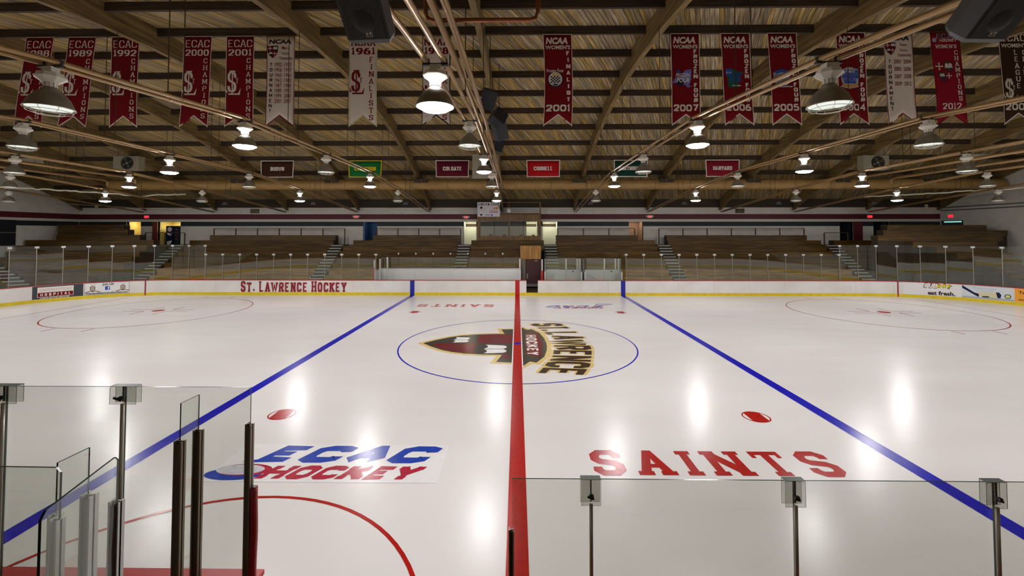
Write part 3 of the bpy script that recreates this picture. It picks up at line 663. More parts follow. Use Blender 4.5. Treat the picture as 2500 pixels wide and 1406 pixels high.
for nm, x0, x1, dx0, dx1, lb in (('penalty_box', 1.95, 4.5, 3.5, 4.3, 'white penalty box next to the centre gate'), ('penalty_box', 4.72, 7.3, 6.25, 7.05, 'white penalty box at the right by the blue stripe')):
    t = thing(nm, lb, 'penalty box', ((x0+x1)/2, 14.1, .28), 'penalty boxes on the far side')
    b = MB(); b.box(x0, dx0, 14.1, 14.16, .28, 1.7); b.build('back_panel', BENCHW, t)
    b = MB(); b.box(dx1, x1, 14.1, 14.16, .28, 1.7); b.build('back_panel', BENCHW, t)
    b = MB(); b.box(dx0+.02, dx1-.02, 14.1, 14.15, .3, 1.7); d = b.build('door', BENCHW, t)
    b = MB(); b.lathe([(0, -.02), (.06, -.02), (.06, .02), (0, .02)], 12); k = b.build('knob', BLACK, d); k.rotation_euler = (math.pi/2, 0, 0); k.location = Vector(((dx0+dx1)/2+.1, 14.08, 1.58))
    for x in (x0+.04, dx0, dx1, x1-.04):
        b = MB(); b.box(x-.055, x+.055, 14.06, 14.17, .3, 2.5); b.build('post', GREYP, t)
    for x in (x0, x1):
        b = MB(); b.box(x-.03, x+.03, 13.2, 14.08, .28, 1.62); b.build('side_panel', BENCHW, t)
        pane(t, (x, 13.25), (x, 14.05), 1.65, 2.82)
    for a, c in ((x0+.1, dx0-.06), (dx0+.06, dx1-.06), (dx1+.06, x1-.1)):
        if c-a > .1: pane(t, (a, 14.12), (c, 14.12), 1.71, 2.85 if a < dx0 else 2.62)
    pane(t, (x0+.1, 13.08), (x1-.1, 13.08), 1.08, 2.86)
    b = MB(); b.box(x0+.1, x1-.1, 13.75, 14.0, .68, .72); b.build('seat', SEAT, t)
t = thing('gate_post', 'slim post with a red pad right of the centre gate', 'post', (1.73, 13.15, .28))
b = MB(); b.box(1.69, 1.77, 13.11, 13.19, 1.7, 2.5); b.build('post', GREYP, t)
b = MB(); b.box(1.67, 1.79, 13.09, 13.21, 1.0, 1.72); b.build('pad', REDP, t)
# hut with the dark door in the centre gap
t = thing('entrance_hut', 'small plank hut with a dark maroon door at the centre gate', 'hut', (.95, 14.7, .28))
for i in range(14):
    x = .22+i*.107; b = MB(); b.box(x+.004, x+.103, 14.58, 14.62, 2.42, 3.4); b.build('plank', noisy('hut_plank', (128, 88, 34), (176, 130, 60), scale=(7, 7, .4), nscale=2.4, rough=.4, rnd=.2) if i == 0 else MAT['hut_plank'], t)
b = MB(); b.box(.2, 1.74, 14.62, 16.2, 3.3, 3.4); b.build('roof_panel', TIMBER, t)
b = MB(); b.box(.2, .6, 14.62, 14.68, .28, 2.42); b.build('wall_panel', mat('hut_grey', (104, 98, 86), .7), t)
for x in (.2, 1.7):
    b = MB(); b.box(x, x+.05, 14.68, 16.2, .28, 3.3); b.build('side_wall', mat('hut_grey', (104, 98, 86), .7), t)
b = MB(); b.box(.62, 1.68, 14.64, 14.69, .42, 2.38); d = b.build('door', mat('door_oxblood', (62, 20, 26), .35), t)
b = MB(); b.box(.68, .76, 14.6, 14.64, 1.0, 1.36); b.build('lock_plate', ALU, d)
b = MB(); b.box(1.25, 1.5, 14.62, 14.64, 2.28, 2.33); b.build('door_closer', ALU, d)
b = MB(); b.box(.62, 1.68, 14.62, 14.64, .42, .62); b.build('kick_strip', CONC, d)
b = MB(); b.box(.6, 1.5, 13.2, 14.6, .26, .3); b.build('floor_mat', mat('brown_mat', (58, 34, 22), .8), t)

# ---------------------------------------------------------------- bleachers: planks on stepped frames
RUN, RISE, Y0R, Z0R = .62, .41, 13.72, 1.29
def bleacher(label, rows, yrow, zrow, rise, run, group='far side bleachers', low=2):
    """rows: [(n, x0, x1)]"""
    xa = min(r[1] for r in rows); t = thing('bleacher', label, 'bleacher', ((rows[0][1]+rows[0][2])/2, yrow(rows[0][0]), .28), group)
    fb = MB()
    for n, x0, x1 in rows:
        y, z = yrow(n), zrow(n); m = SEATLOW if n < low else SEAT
        zb_ = z-rise if n > rows[0][0] else max(.3, z-.8)
        k = 3; dd = (run+.02)/k
        for i in range(k):
            b = MB(); b.box(x0, x1, y+i*dd+.006, y+(i+1)*dd-.006, z-.045, z); b.build('plank', m, t)
        nr = 2 if z-zb_ < .6 else 4; hh = (z-.06-zb_)/nr
        for i in range(nr):
            b = MB(); b.box(x0+.01, x1-.01, y+.035, y+.07, zb_+i*hh+.006, zb_+(i+1)*hh-.006); b.build('riser_plank', m, t)
        fb.box(x0+.03, x1-.03, y+.08, y+run+.05, .29, z-.05)
    fb.build('frame', TIMBER, t); return t
yr = lambda n: Y0R+RUN*n
zr = lambda n: Z0R+RISE*n
AIS = [-27.0, -14.3, -4.2, 2.62, 11.5, 24.6]; HW = .5
def rows(x0, x1, top=7, **ov):
    R = []
    for n in range(top+1):
        a, c = x0, x1
        if n in ov.get('cut', {}): a, c = ov['cut'][n]
        R.append((n, a, c))
    return R
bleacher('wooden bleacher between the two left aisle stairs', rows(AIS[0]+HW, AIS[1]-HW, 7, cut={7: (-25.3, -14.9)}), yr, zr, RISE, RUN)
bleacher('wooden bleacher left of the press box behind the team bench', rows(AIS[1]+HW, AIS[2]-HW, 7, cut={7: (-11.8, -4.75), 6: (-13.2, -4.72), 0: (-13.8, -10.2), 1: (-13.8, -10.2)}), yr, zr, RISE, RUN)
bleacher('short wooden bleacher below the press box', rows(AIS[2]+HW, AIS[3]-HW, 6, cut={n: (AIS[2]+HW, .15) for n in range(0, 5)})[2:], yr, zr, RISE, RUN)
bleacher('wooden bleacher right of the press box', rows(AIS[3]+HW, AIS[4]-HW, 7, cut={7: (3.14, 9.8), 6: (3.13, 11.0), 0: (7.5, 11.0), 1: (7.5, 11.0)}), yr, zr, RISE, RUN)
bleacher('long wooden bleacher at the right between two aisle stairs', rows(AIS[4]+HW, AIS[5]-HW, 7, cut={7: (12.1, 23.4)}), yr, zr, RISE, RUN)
# corner blocks, set forward and with extra rows
ylc = lambda n: 11.6+.6*n
zlc = lambda n: 1.4+.4*n
R = [(n, -37.4, AIS[0]-HW) for n in range(0, 7)]+[(7, -35.65, -29.1), (8, -36.2, -30.6), (9, -36.85, -31.5)]
R = [(n, a, min(c, -(S1+math.sqrt(max(0, 7.1**2-max(0, ylc(n)-HY+RC)**2)))) if ylc(n) < 13.4 else c) for n, a, c in R]
bleacher('high wooden corner bleacher against the left end wall', R, ylc, zlc, .4, .6, 'corner bleachers', 0)
yrc = lambda n: 9.2+.6*n
zrc = lambda n: 1.5+.38*n
R = [(n, max(25.2, S1+math.sqrt(max(0, 7.1**2-max(0, yrc(n)-HY+RC)**2))) if yrc(n) < 13.4 else 25.2, 32.8-.15*(6-n) if n < 7 else 33.85) for n in range(0, 8)]+[(8, 26.1, 34.88), (9, 26.9, 34.05)]
bleacher('high wooden corner bleacher in front of the right end wall', R, yrc, zrc, .38, .6, 'corner bleachers', 0)
bleacher('rear wooden bleacher beside the rightmost aisle stair', [(n, AIS[5]+HW, 31.0) for n in range(3, 7)], yr, zr, RISE, RUN)
# aisle stairs
for x, lb in zip(AIS, ('leftmost aisle stair with pale nosings', 'second aisle stair from the left', 'aisle stair left of the press box', 'aisle stair right of the press box', 'aisle stair behind the right blue stripe', 'rightmost aisle stair with pale nosings')):
    t = thing('aisle_stair', lb, 'stairs', (x, 13.5, .28), 'aisle stairs of the far stand')
    for i in range(12):
        z = 1.10+.205*i; y = 13.55+.31*i
        if abs(x) < 5 and i < 3: continue
        b = MB(); b.box(x-HW+.01, x+HW-.01, y, y+.34, max(.3, z-.42), z); st = b.build('step', STAIR, t)
        b = MB(); b.box(x-HW+.03, x+HW-.03, y-.015, y+.05, z-.03, z+.006); b.build('nosing', NOSE, st)
    b = MB(); b.box(x-HW, x+HW, 17.27, 18.2, 3.3, 3.4); b.build('landing', STAIR, t)
t = thing('aisle_stair', 'slanting corner stair with pale nosings at the left edge', 'stairs', (-32.2, 10.0, .28), 'aisle stairs of the far stand')
for i in range(9):
    z = 1.10+.205*i; M = Matrix.Translation((-31.5-.36*i, 9.95+.03*i, .3+(z-.3)/2)) @ Matrix.Rotation(math.radians(32), 4, 'Z')
    b = MB(); b.obox(M, 1.0, .5, z-.3); st = b.build('step', STAIR, t)
    b = MB(); b.obox(Matrix.Translation((0, 0, (z-.3)/2-.012)) @ M @ Matrix.Translation((0, -.24, 0)), .96, .06, .035); b.build('nosing', NOSE, st)
# rails behind the top rows
RAILM = mat('rail_brown', (78, 62, 40), .6)
for x0, x1, z1, y, lb in ((-25.4, -14.4, 4.74, 18.75, 'brown guard rail behind the left bleacher'), (-11.7, -4.72, 4.74, 18.75, 'brown guard rail left of the press box'), (3.35, 9.7, 4.74, 18.75, 'brown guard rail right of the press box'), (11.7, 23.6, 4.74, 18.75, 'brown guard rail behind the right bleacher'), (25.0, 26.9, 4.38, 18.4, 'short brown guard rail by the dark doorway'), (-30.9, -27.6, 4.38, 18.4, 'short brown guard rail before the yellow doorway')):
    t = thing('guard_rail', lb, 'railing', ((x0+x1)/2, y, 3.4), 'guard rails behind the top rows')
    b = MB(); b.box(x0, x1, y-.03, y+.03, z1-.05, z1); b.build('top_bar', RAILM, t)
    n = max(1, round((x1-x0)/1.85))
    for i in range(n+1):
        x = x0+(x1-x0)*i/n; b = MB(); b.box(x-.04, x+.04, y-.03, y+.03, 3.35, z1-.05); b.build('post', RAILM, t)
b = MB(); b.box(XL+.3, XR-.3, 18.3, YF-.03, 3.25, 3.35); struct(b.build('floor_concourse', CONC), 'upper walkway behind the far bleachers')
b = MB()
for n in range(9): b.box(XL+.05, XR-.05, -13.9-.62*(n+1), -13.9-.62*n, -.05, .3+.2*n)
struct(b.build('floor_stand', SEAT), 'wooden stand on the camera side')

# ---------------------------------------------------------------- press box above the centre bleacher
PBW = noisy('press_box_wood', (92, 66, 28), (138, 102, 50), scale=(7, 7, .5), nscale=2.2, rough=.5, rnd=.15)
t = thing('press_box', 'wooden press box with wide windows above the centre bleacher', 'press box', (-.68, 17.5, 3.3)); PB = t
y0, y1 = 18.12, 19.3
for nm, q in (('header', (-3.28, 1.92, y0, y0+.08, 5.34, 5.92)), ('sill_panel', (-3.28, 1.92, y0, y0+.08, 3.6, 4.12)), ('roof_panel', (-3.3, 1.94, y0, y1, 5.88, 5.94)), ('floor_panel', (-3.28, 1.92, y0+.08, y1, 3.5, 3.6))):
    b = MB(); b.box(*q); b.build(nm, PBW, t)
for x0, x1, z1 in ((-3.28, -3.02, 5.34), (-.74, -.62, 5.34), (1.68, 1.92, 5.34)):
    b = MB(); b.box(x0, x1, y0, y0+.08, 4.12, z1); b.build('window_post', PBW, t)
for x0, x1 in ((-3.02, -1.9), (-1.86, -.74), (-.62, .46), (.5, 1.68)): pane(t, (x0+.01, y0+.05), (x1-.01, y0+.05), 4.13, 5.33, .008, 'window_pane')
for x in (-1.88, .48):
    b = MB(); b.box(x-.018, x+.018, y0+.03, y0+.07, 4.12, 5.34); b.build('mullion', TIMBER, t)
for x in (-3.28, 1.82):
    b = MB(); b.box(x, x+.1, y0, y0+.1, 5.92, 6.86); b.build('upright', PBW, t)
b = MB(); b.box(-3.28, 1.92, y0+.02, y0+.08, 6.8, 6.86); b.build('top_bar', PBW, t)
b = MB(); b.box(-.71, -.65, y0+.02, y0+.08, 6.35, 6.8); b.build('clock_hanger', PBW, t)
for x in (-2.3, -1.2, .2, 1.2):
    b = MB(); b.box(x, x+.22, y0+.14, y0+.3, 4.12, 4.2); b.build('desk_unit', BLACK, t)
t = thing('wall_clock', 'round white clock hanging above the press box', 'clock', (-.68, y0-.02, 6.15))
b = MB(); b.lathe([(0, -.02), (.15, -.02), (.16, 0), (.16, .03), (0, .03)], 24); o = b.build('case', mat('clock_white', (232, 232, 226), .4), t, local=True); o.rotation_euler = (-math.pi/2, 0, 0)
b = MB(); b.box(-.008, .008, -.035, -.03, 0, .11); b.box(-.008, .008, -.035, -.03, -.07, 0); b.build('hands', BLACK, t, local=True)
t = thing('notice_board', 'white printed sign with bold heading on the press box', 'sign', (-2.35, y0-.05, 5.67))
b = MB(); b.box(-3.27, -1.42, y0-.06, y0-.01, 5.67, 6.85); b.build('panel', mat('sign_white', (226, 222, 226), .5), t)
sg = lambda u, v: (-2.345+u, y0-.064, 6.26+v)
letters('lettering', move(text('LISTEN LIVE!', .11, .17, .04, .035, gap=.03, width=1.65), 0, .33), sg, PRK, t)
letters('small_lettering', sum([move(sans('www.listenlive.com online', .045, .62), -.5, .14-.08*i) for i in (1, 2, 3)], []), sg, PRS, t)
letters('lettering', move(sans('THE WOLF', .1, .7, bold=.02), .42, -.16)+[rect(.08, .78, -.26, -.2)], sg, mat('print_rust', (176, 96, 62), .7), t)
letters('logo', [[(-.6+.1*math.cos(a), .14+.1*math.sin(a)) for a in [i*math.pi/8 for i in range(16)]], [(-.74, -.38), (-.48, -.38), (-.6, -.56)]], sg, PRK, t)
letters('logo', move(text('ECAC', .09, .09, .025, .02, width=.36, shear=.3), -.1, -.5)+[circle(.26, -.46, .07, 14)], sg, PRB, t)
letters('logo', [circle(.66, .1, .1, 14), [(.3, .02), (.5, .2), (.56, .04)]], sg, PRO, t)
# ---------------------------------------------------------------- dome lamps on twin conduits
BELL = noisy('lamp_dome', (120, 112, 98), (134, 126, 112), nscale=6, rough=.38, metal=.35); LWHITE = mat('lamp_white', (226, 220, 206), .45); SLOT_STRENGTH = 125.0     # light leaving the slots above a burning dome
LENS_OFF = mat('lens_dim', (238, 242, 232), .25, emit=.6, ecol=(232, 244, 236))
LENS_ON = mat('lens_burning', (255, 252, 246), .4, emit=LAMP_STRENGTH, ecol=(253, 250, 251)); NECK_ON = mat('neck_burning', (255, 250, 240), .4, emit=SLOT_STRENGTH, ecol=(250, 248, 250)); WIRE = mat('guard_wire', (214, 208, 196), .4, .4); LENS_OFF.cycles.emission_sampling = 'NONE'; BRKT = mat('bracket_black', (26, 24, 22), .5)
ROWY = [(-10.4, 6.32), (-5.5, 6.70), (-.5, 6.70), (4.5, 6.68), (9.6, 6.34)]
def make_lamp(lit):
    t = thing('dome_lamp', 'x', 'lamp', (0, 0, 0), 'dome lamps above the ice')
    b = MB(); b.lathe([(.287, 0), (.3, .0), (.302, .015), (.29, .03), (.272, .08), (.24, .15), (.19, .22), (.135, .272), (.095, .298), (.085, .34)], 28); b.lathe([(.08, .33), (.13, .262), (.185, .212), (.235, .145), (.265, .08), (.287, .0)], 28)
    b.build('dome', BELL, t, True, True)
    b = MB(); b.lathe([(.286, .004), (.2, -.05), (0.001, -.072)] if lit else [(.286, .012), (.2, .0), (.001, -.004)], 16 if lit else 28); b.build('lens', LENS_ON if lit else LENS_OFF, t, True, True)
    b = MB()
    for j in range(10):
        a = 2*math.pi*j/10; M = Matrix.Translation((.076*math.cos(a), .076*math.sin(a), .375)) @ Matrix.Rotation(a, 4, 'Z'); b.obox(M, .018, .034, .085)
    b.lathe([(.066, .335), (.066, .415)], 16)
    b.build('socket', NECK_ON if lit else LWHITE, t, False, True)
    b = MB(); b.lathe([(.1, .41), (.2, .485), (.205, .495), (.18, .505), (.165, .56)], 8, phase=.5, cap=True); b.build('ballast', LWHITE, t, False, True)
    b = MB(); b.box(-.075, .075, -.07, .07, .56, .66); b.box(.03, .1, -.09, -.06, .57, .655); b.build('junction_box', LWHITE, t, False, True)
    b = MB(); b.box(-.2, .2, -.035, .035, .66, .69)
    for x in (-.14, .14): b.lathe([(.05, -.03), (.05, .03)], 10, (x, 0, .735), cap=True)
    b.build('bracket', BRKT, t, False, True)
    g = MB(); rr = [(.305, -.004), (.27, -.05), (.17, -.085), (.09, -.095)]
    for r, z in ((rr[0], rr[1], rr[2]) and rr[0:3]): g.tube([(r*math.cos(2*math.pi*i/24), r*math.sin(2*math.pi*i/24), z) for i in range(24)], .0045, 5, closed=True)
    for j in range(8):
        a = 2*math.pi*(j+.5)/8; g.tube([(r*math.cos(a), r*math.sin(a), z) for r, z in rr[:3]], .004, 5)
    if not lit: g.build('wire_guard', WIRE, t, True, True)
    return t
def px(P):
    d = Vector(P)-CAM.location; c, s = math.cos(.0125), math.sin(.0125); x = c*d.x+s*d.y; y = -s*d.x+c*d.y; cp, sp = math.cos(math.radians(1.7)), math.sin(math.radians(1.7))
    dep = cp*y+sp*d.z; return (1250+1054.13*x/dep, 537.25-1054.13*(-sp*y+cp*d.z)/dep)
ORD = ['first', 'second', 'third', 'fourth', 'fifth', 'sixth', 'seventh', 'eighth', 'ninth', 'tenth', 'eleventh']
RN = ['the row nearest the camera', 'the second row from the camera', 'the middle lamp row', 'the fourth row from the camera', 'the farthest lamp row']
proto = {True: None, False: None}
def put_lamp(lit, loc, label, group):
    if proto[lit] is None:
        t = make_lamp(lit); proto[lit] = t; t.location = loc; t['label'] = label; t['group'] = group; ORIG[t.name] = Vector(loc)
        return t
    return copy_tree(proto[lit], loc, label, group)
for r, (y, z) in enumerate(ROWY):
    vis = [k for k in range(-5, 6) if -75 < px((BX[k+6], y, z))[0] < 2575]
    for k in range(-5, 6):
        lit = (k+r) % 2 == 0; loc = (BX[k+6], y, z)
        if k in vis:
            lb = ('burning' if lit else 'dim wire-guarded')+' dome lamp, %s from left in %s' % (ORD[vis.index(k)], RN[r]); put_lamp(lit, loc, lb, 'dome lamps in '+RN[r])
        elif lit: put_lamp(lit, loc, 'burning dome lamp past the %s edge, %s out in %s' % ('left' if k < 0 else 'right', ORD[len([j for j in range(1, abs(k)) if j*(1 if k > 0 else -1) not in vis])], RN[r]), 'dome lamps past the %s edge' % ('left' if k < 0 else 'right'))
def zpipe(y):
    P = [(-19.9, 5.95)]+[(a, c+.735) for a, c in ROWY]+[(19.3, 6.12)]
    for (a, za), (c, zc) in zip(P, P[1:]):
        if a <= y <= c: return za+(zc-za)*(y-a)/(c-a)
    return 6.0
KN = {-5: 'fifth conduit run left of centre', -4: 'fourth conduit run left of centre', -3: 'third conduit run left of centre', -2: 'second conduit run left of centre', -1: 'conduit run just left of centre', 0: 'centre conduit run among the thick pipes', 1: 'conduit run just right of centre', 2: 'second conduit run right of centre', 3: 'third conduit run right of centre', 4: 'fourth conduit run right of centre', 5: 'fifth conduit run right of centre'}
for k in range(-5, 6):
    x = BX[k+6]; t = thing('conduit_run', 'brown twin pipes carrying lamps, '+KN[k], 'pipe', (x, 0, zpipe(0)), 'conduit runs carrying the lamps')
    yy = [-19.9, -15, -10.4, -8, -5.5, -3, -.5, 2, 4.5, 7, 9.6, 12, 14.5, 17, 19.3]
    for dx in (-.14, .14):
        b = MB(); b.tube([(x+dx*(1 if y < 18 else .5), y, zpipe(y)) for y in yy], .041, 10); b.build('pipe', COPPER, t, True)
        b = MB()
        for y in (-13.5, -7.9, -6.6, -3.1, -1.8, 2.0, 3.2, 7.0, 8.2, 12.2): b.tube([(x+dx, y-.02, zpipe(y-.02)), (x+dx, y+.03, zpipe(y+.03))], .049, 10)
        b.build('couplings', COPPER, t, True)['kind'] = 'stuff'
    for y in (-13.4, -7.9, -3.0, 2.0, 7.0, 12.0):
        for dx in (-.17, .17):
            b = MB(); b.tube([(x+dx, y, zpipe(y)-.04), (x+dx, y, zb(y)+.02)], .011, 6); b.build('hanger_rod', RODM, t)
# heavier pipes along the centre beam
for x, z, lb in ((-1.02, 7.95, 'thick brown pipe running along the centre beam, right one'), (-1.22, 7.98, 'thick brown pipe running along the centre beam, left one')):
    b = MB(); b.tube([(x, y, z-.006*(y-YC)**2*.5) for y in range(-18, 15, 2)], .058, 12); tag(b.build('thick_pipe', COPPER, None, True), lb, 'pipe', 'thick pipes at the centre beam')
b = MB(); b.tube([(-1.0+.05*math.sin(y), y, 7.7-.003*(y-YC)**2) for y in [-18+.8*i for i in range(38)]], .02, 6); tag(b.build('thin_pipe', COPPER, None, True), 'thin brown pipe winding along the thick centre pipes', 'pipe')
b = MB(); y = -10.15; b.tube([(-1.5, y, 8.35), (-1.5, y, 7.95), (-1.46, y, 7.86), (-1.38, y, 7.83), (.22, y, 7.83), (.3, y, 7.86), (.34, y, 7.95), (.34, y, 8.9)], .036, 10); tag(b.build('cross_pipe', mat('copper', (150, 92, 60), .32, .7), None, True), 'short copper cross pipe with bent ends near the roof centre', 'pipe')
# pipes at both sides above the ends
for xs_, y1, lb in (((-24.6, -26.4), 10.0, 'left'), ((21.6, 23.2), 9.6, 'right')):
    for i, x in enumerate(xs_):
        b = MB(); z = 7.85-.12*i; b.tube([(x, -17, z), (x, y1, z), (x, y1+.3, z-.1), (x, y1+.3, z-.35)], .075, 10); tag(b.build('heating_pipe', COPPER, None, True), 'brown heating pipe high over the %s end, %s one' % (lb, ('inner', 'outer')[i]), 'pipe', 'heating pipes over the ends')
# long duct
t = thing('air_duct', 'long tan round air duct below the far roof', 'duct', (2.5, 14.6, 7.53))
b = MB(); n = 24; xs_ = [-30.3]+[-30.3+65.5*i/26 for i in range(1, 27)]
for x0, x1 in zip(xs_, xs_[1:]):
    q = MB(); q.add([(x, 14.6+.385*math.cos(2*math.pi*j/n), 7.92+.385*math.sin(2*math.pi*j/n)) for x in (x0+.012, x1-.012) for j in range(n)], [(j, (j+1) % n, n+(j+1) % n, n+j) for j in range(n)]+[tuple(range(n-1, -1, -1)), tuple(range(n, 2*n))]); q.build('duct_section', DUCT, t, False)
for x in (-20.5, -13.6, -7.0, -1.7, 4.5, 10.8, 17.1, 23.5, 29.8):
    b = MB(); b.box(x-.5, x+.5, 14.18, 14.35, 8.0, 8.28); g = b.build('grille', mat('grille_dark', (54, 44, 28), .6), t)
    b = MB(); b.box(x-.01, x+.01, 14.16, 14.2, 8.0, 8.28); b.build('grille_bar', DUCT, g)
for i in range(9):
    x = -27+7.6*i; b = MB(); b.tube([(x, 14.6, 8.28), (x, 14.6, zd(14.6)-.05)], .012, 6); b.build('hanger_rod', RODM, t)

# ---------------------------------------------------------------- banners on the purlin above the middle of the ice
YB = -1.36; ZT = zd(-1.29)-.33; BW, BH = 1.06, 3.42
def clusters(items):
    """quads whose boxes touch form one letter"""
    B_ = [(min(p[0] for p in q), max(p[0] for p in q), min(p[1] for p in q), max(p[1] for p in q)) for q in items]; gr = []
    for q, k in zip(items, B_):
        hit = [g for g in gr if any(k[0] < c[1]+.002 and c[0] < k[1]+.002 and k[2] < c[3]+.002 and c[2] < k[3]+.002 for c in g[1])]
        new = ([q], [k])
        for g in hit: new[0].extend(g[0]); new[1].extend(g[1]); gr.remove(g)
        gr.append(new)
    return [g[0] for g in gr]
def make_banner(xl, cloth, edge, label, spec, sway=0.0, tilt=0.0, name='championship_banner'):
    t = thing(name, label, 'banner', (xl+BW/2, YB, ZT), 'banners across the middle of the roof')
    ph = random.uniform(0, 6)
    def bow(u, v): return .02*math.sin(2.2*v+ph)*(v/-BH)+.012*math.sin(5*u+ph)*(v/-BH)
    def f(u, v, o=0.0):
        k = v/-BH; return (xl+BW/2+u*(1-.02*math.sin(math.pi*k))+tilt*k+sway*math.sin(3*k), YB+bow(u, v)-o, ZT+v)
    b = MB(); nu, nv = 8, 14; vs = []
    for j in range(nv+1):
        for i in range(nu+1):
            u = -BW/2+BW*i/nu; low = -BH+.4*(1-abs(2*i/nu-1)); vs.append(f(u, low*j/nv))
    b.add(vs, [(j*(nu+1)+i, (j+1)*(nu+1)+i, (j+1)*(nu+1)+i+1, j*(nu+1)+i+1) for j in range(nv) for i in range(nu)])
    c = b.build('cloth', cloth, t, True); md = c.modifiers.new('thickness', 'SOLIDIFY'); md.thickness = .003; md.offset = 1
    F = lambda u, v: f(u, v, .009)
    w_ = .022; it = []
    for a, c_ in zip([-BH*i/12 for i in range(12)], [-BH*(i+1)/12 for i in range(12)]):
        it += [[(-BW/2, a), (-BW/2, c_), (-BW/2+w_, c_), (-BW/2+w_, a)], [(BW/2-w_, a), (BW/2-w_, c_), (BW/2, c_), (BW/2, a)]]
    it += [rect(-BW/2, BW/2, -w_, 0)]+[[(s*BW/2, -BH), (s*BW/2, -BH+.05), (0, -BH+.45), (0, -BH+.4)] for s in (-1, 1)]
    letters('edging', it, F, edge, t)
    b = MB(); b.tube([(xl-.08, YB-.01, ZT+.012), (xl+BW+.08, YB-.01, ZT+.012)], .012, 6); b.build('rod', RODM, t)
    for nm, items, m, *o in spec:
        for g in (clusters(items) if nm in ('lettering', 'emblem') else [items]):
            letters('letter' if nm == 'lettering' else nm, g, (lambda u, v, o=o: f(u, v, .013+(o[0] if o else 0))), m, t)
    return t
def monogram(cx, cy, s):
    it = move(text('S', .36*s, .8*s, .1*s, .034*s, smooth=2), cx-.02*s, cy-.38*s)
    it += [rect(cx-.03*s, cx+.018*s, cy-.46*s, cy+.46*s), rect(cx-.12*s, cx+.12*s, cy+.43*s, cy+.48*s), rect(cx-.16*s, cx+.3*s, cy-.5*s, cy-.44*s), [(cx+.2*s, cy-.5*s), (cx+.3*s, cy-.5*s), (cx+.34*s, cy-.22*s)], [(cx-.26*s, cy-.4*s), (cx-.18*s, cy-.42*s), (cx-.29*s, cy-.18*s)]]
    it += move(text('T', .15*s, .2*s, .03*s, .022*s), cx+.19*s, cy-.04*s); return it
SER = dict(serif=.02, smooth=2)
def down(s, u, v0, h, pitch, cw, t=.035, th=.02, serif=.018, smooth=2): return move(text(s, cw, h, t, th, serif=serif, smooth=smooth, stack=pitch), u, v0-h)
def ecac_men(year): return [('heading', move(text('ECAC', .2, .27, .036, .018, gap=.035, width=.9, **SER), 0, -.42)+move(text(year, .19, .23, .05, .024, gap=.03, width=.88, **SER), 0, -.74), PRW),
    ('lettering', down('CHAMPIONS', .33, -.84, .18, .258, .145, .03, .016), PRW), ('monogram', monogram(-.27, -1.75, .92), PRW)]
for xl, year, lb, ti in ((-18.4, '1988', 'leftmost maroon swallowtail banner, mostly behind a lamp', -.4), (-16.8, '1989', 'maroon swallowtail banner with a white year ending 89', -.3), (-15.17, '1992', 'maroon 1992 swallowtail banner', -.02), (-12.43, '2000', 'maroon 2000 swallowtail banner behind the hanger rods', -.1), (-10.84, '2001', 'maroon 2001 swallowtail banner beside the white one', 0)):
    make_banner(xl, CLOTHR, PRW, lb, ecac_men(year), tilt=ti)
def shield2(cx, cy, s): return [(cx-.5*s, cy+.5*s), (cx+.5*s, cy+.5*s), (cx+.48*s, cy-.05*s), (cx+.3*s, cy-.4*s), (cx, cy-.68*s), (cx-.3*s, cy-.4*s), (cx-.48*s, cy-.05*s)]
def tournament(who, years, step):
    it = []
    for i, yv in enumerate(years): it += move(sans(yv, .15, .26, bold=.005), -.08+.36*(i % 2), -1.16-step*(i//2))
    return [('heading', move(sans('NCAA', .16, .84, bold=.04, shear=.12), -.02, -.3), PRK), ('shield', [shield2(-.3, -.58, .4)], PRM), ('shield_quarter', [[(-.29, -.39), (-.11, -.39), (-.11, -.57), (-.29, -.57)], [(-.49, -.59), (-.31, -.59), (-.31, -.82), (-.43, -.72)]], PRK, .003),
            ('shield_charge', cross_emblem(-.4, -.48, .085)+book_emblem(-.2, -.48, .08)+book_emblem(-.37, -.66, .06)+cross_emblem(-.23, -.67, .07), PRW, .005),
            ('small_lettering', move(sans(who, .12, .26, bold=.005), .18, -.52)+move(sans('Hockey', .12, .26, bold=.005), .18, -.72)+move(sans('Championship', .12, .48, bold=.005), .2, -.9), PRM), ('years', it, PRM),
            ('lettering', down('TOURNAMENT', -.36, -1.02, .13, .193, .11, .024, .022, 0, 1), PRK)]
make_banner(-9.32, CLOTHW, PRM, 'white swallowtail banner with two columns of years, left of the first speaker', tournament("Men's", '1952 1955 1956 1959 1960 1961 1962 1983 1987 1988 1989 1992 1999 2000 2001 2007'.split(), .195))
def finalist_w(year): return [('heading', move(text('NCAA', .2, .24, .05, .025, gap=.03, width=.9, **SER), 0, -.4)+move(text(year, .19, .24, .06, .03, gap=.03, width=.9, **SER), 0, -.72), PRM), ('lettering', down('FINALISTS', .32, -.82, .2, .27, .16), PRM), ('monogram', monogram(-.25, -1.75, .92), PRM)]
make_banner(-6.24, CLOTHW, mat('edging_cream', (206, 200, 150), .8), 'white 1961 swallowtail banner below the hanging speaker', finalist_w('1961'))
make_banner(-3.52, CLOTHW, PRK, 'white swallowtail banner half hidden behind the centre lamp and pipes', finalist_w('1988'))
NCAAW = [('heading', move(sans('NCAA', .23, .82, bold=.05, shear=.18), -.03, -.36), PRW), ('subheading', move(sans("WOMEN'S", .14, .92, bold=.03), 0, -.56), PRW)]
def yearw(yv): return ('year', move(text(yv, .23, .25, .055, .05, gap=.03, width=.9, smooth=2), 0, -2.88), PRW)
def blk(s, v0, pitch, u=.37): return ('lettering', down(s, u, v0, .148, pitch, .15, .05, .036, 0, 1), PRW)
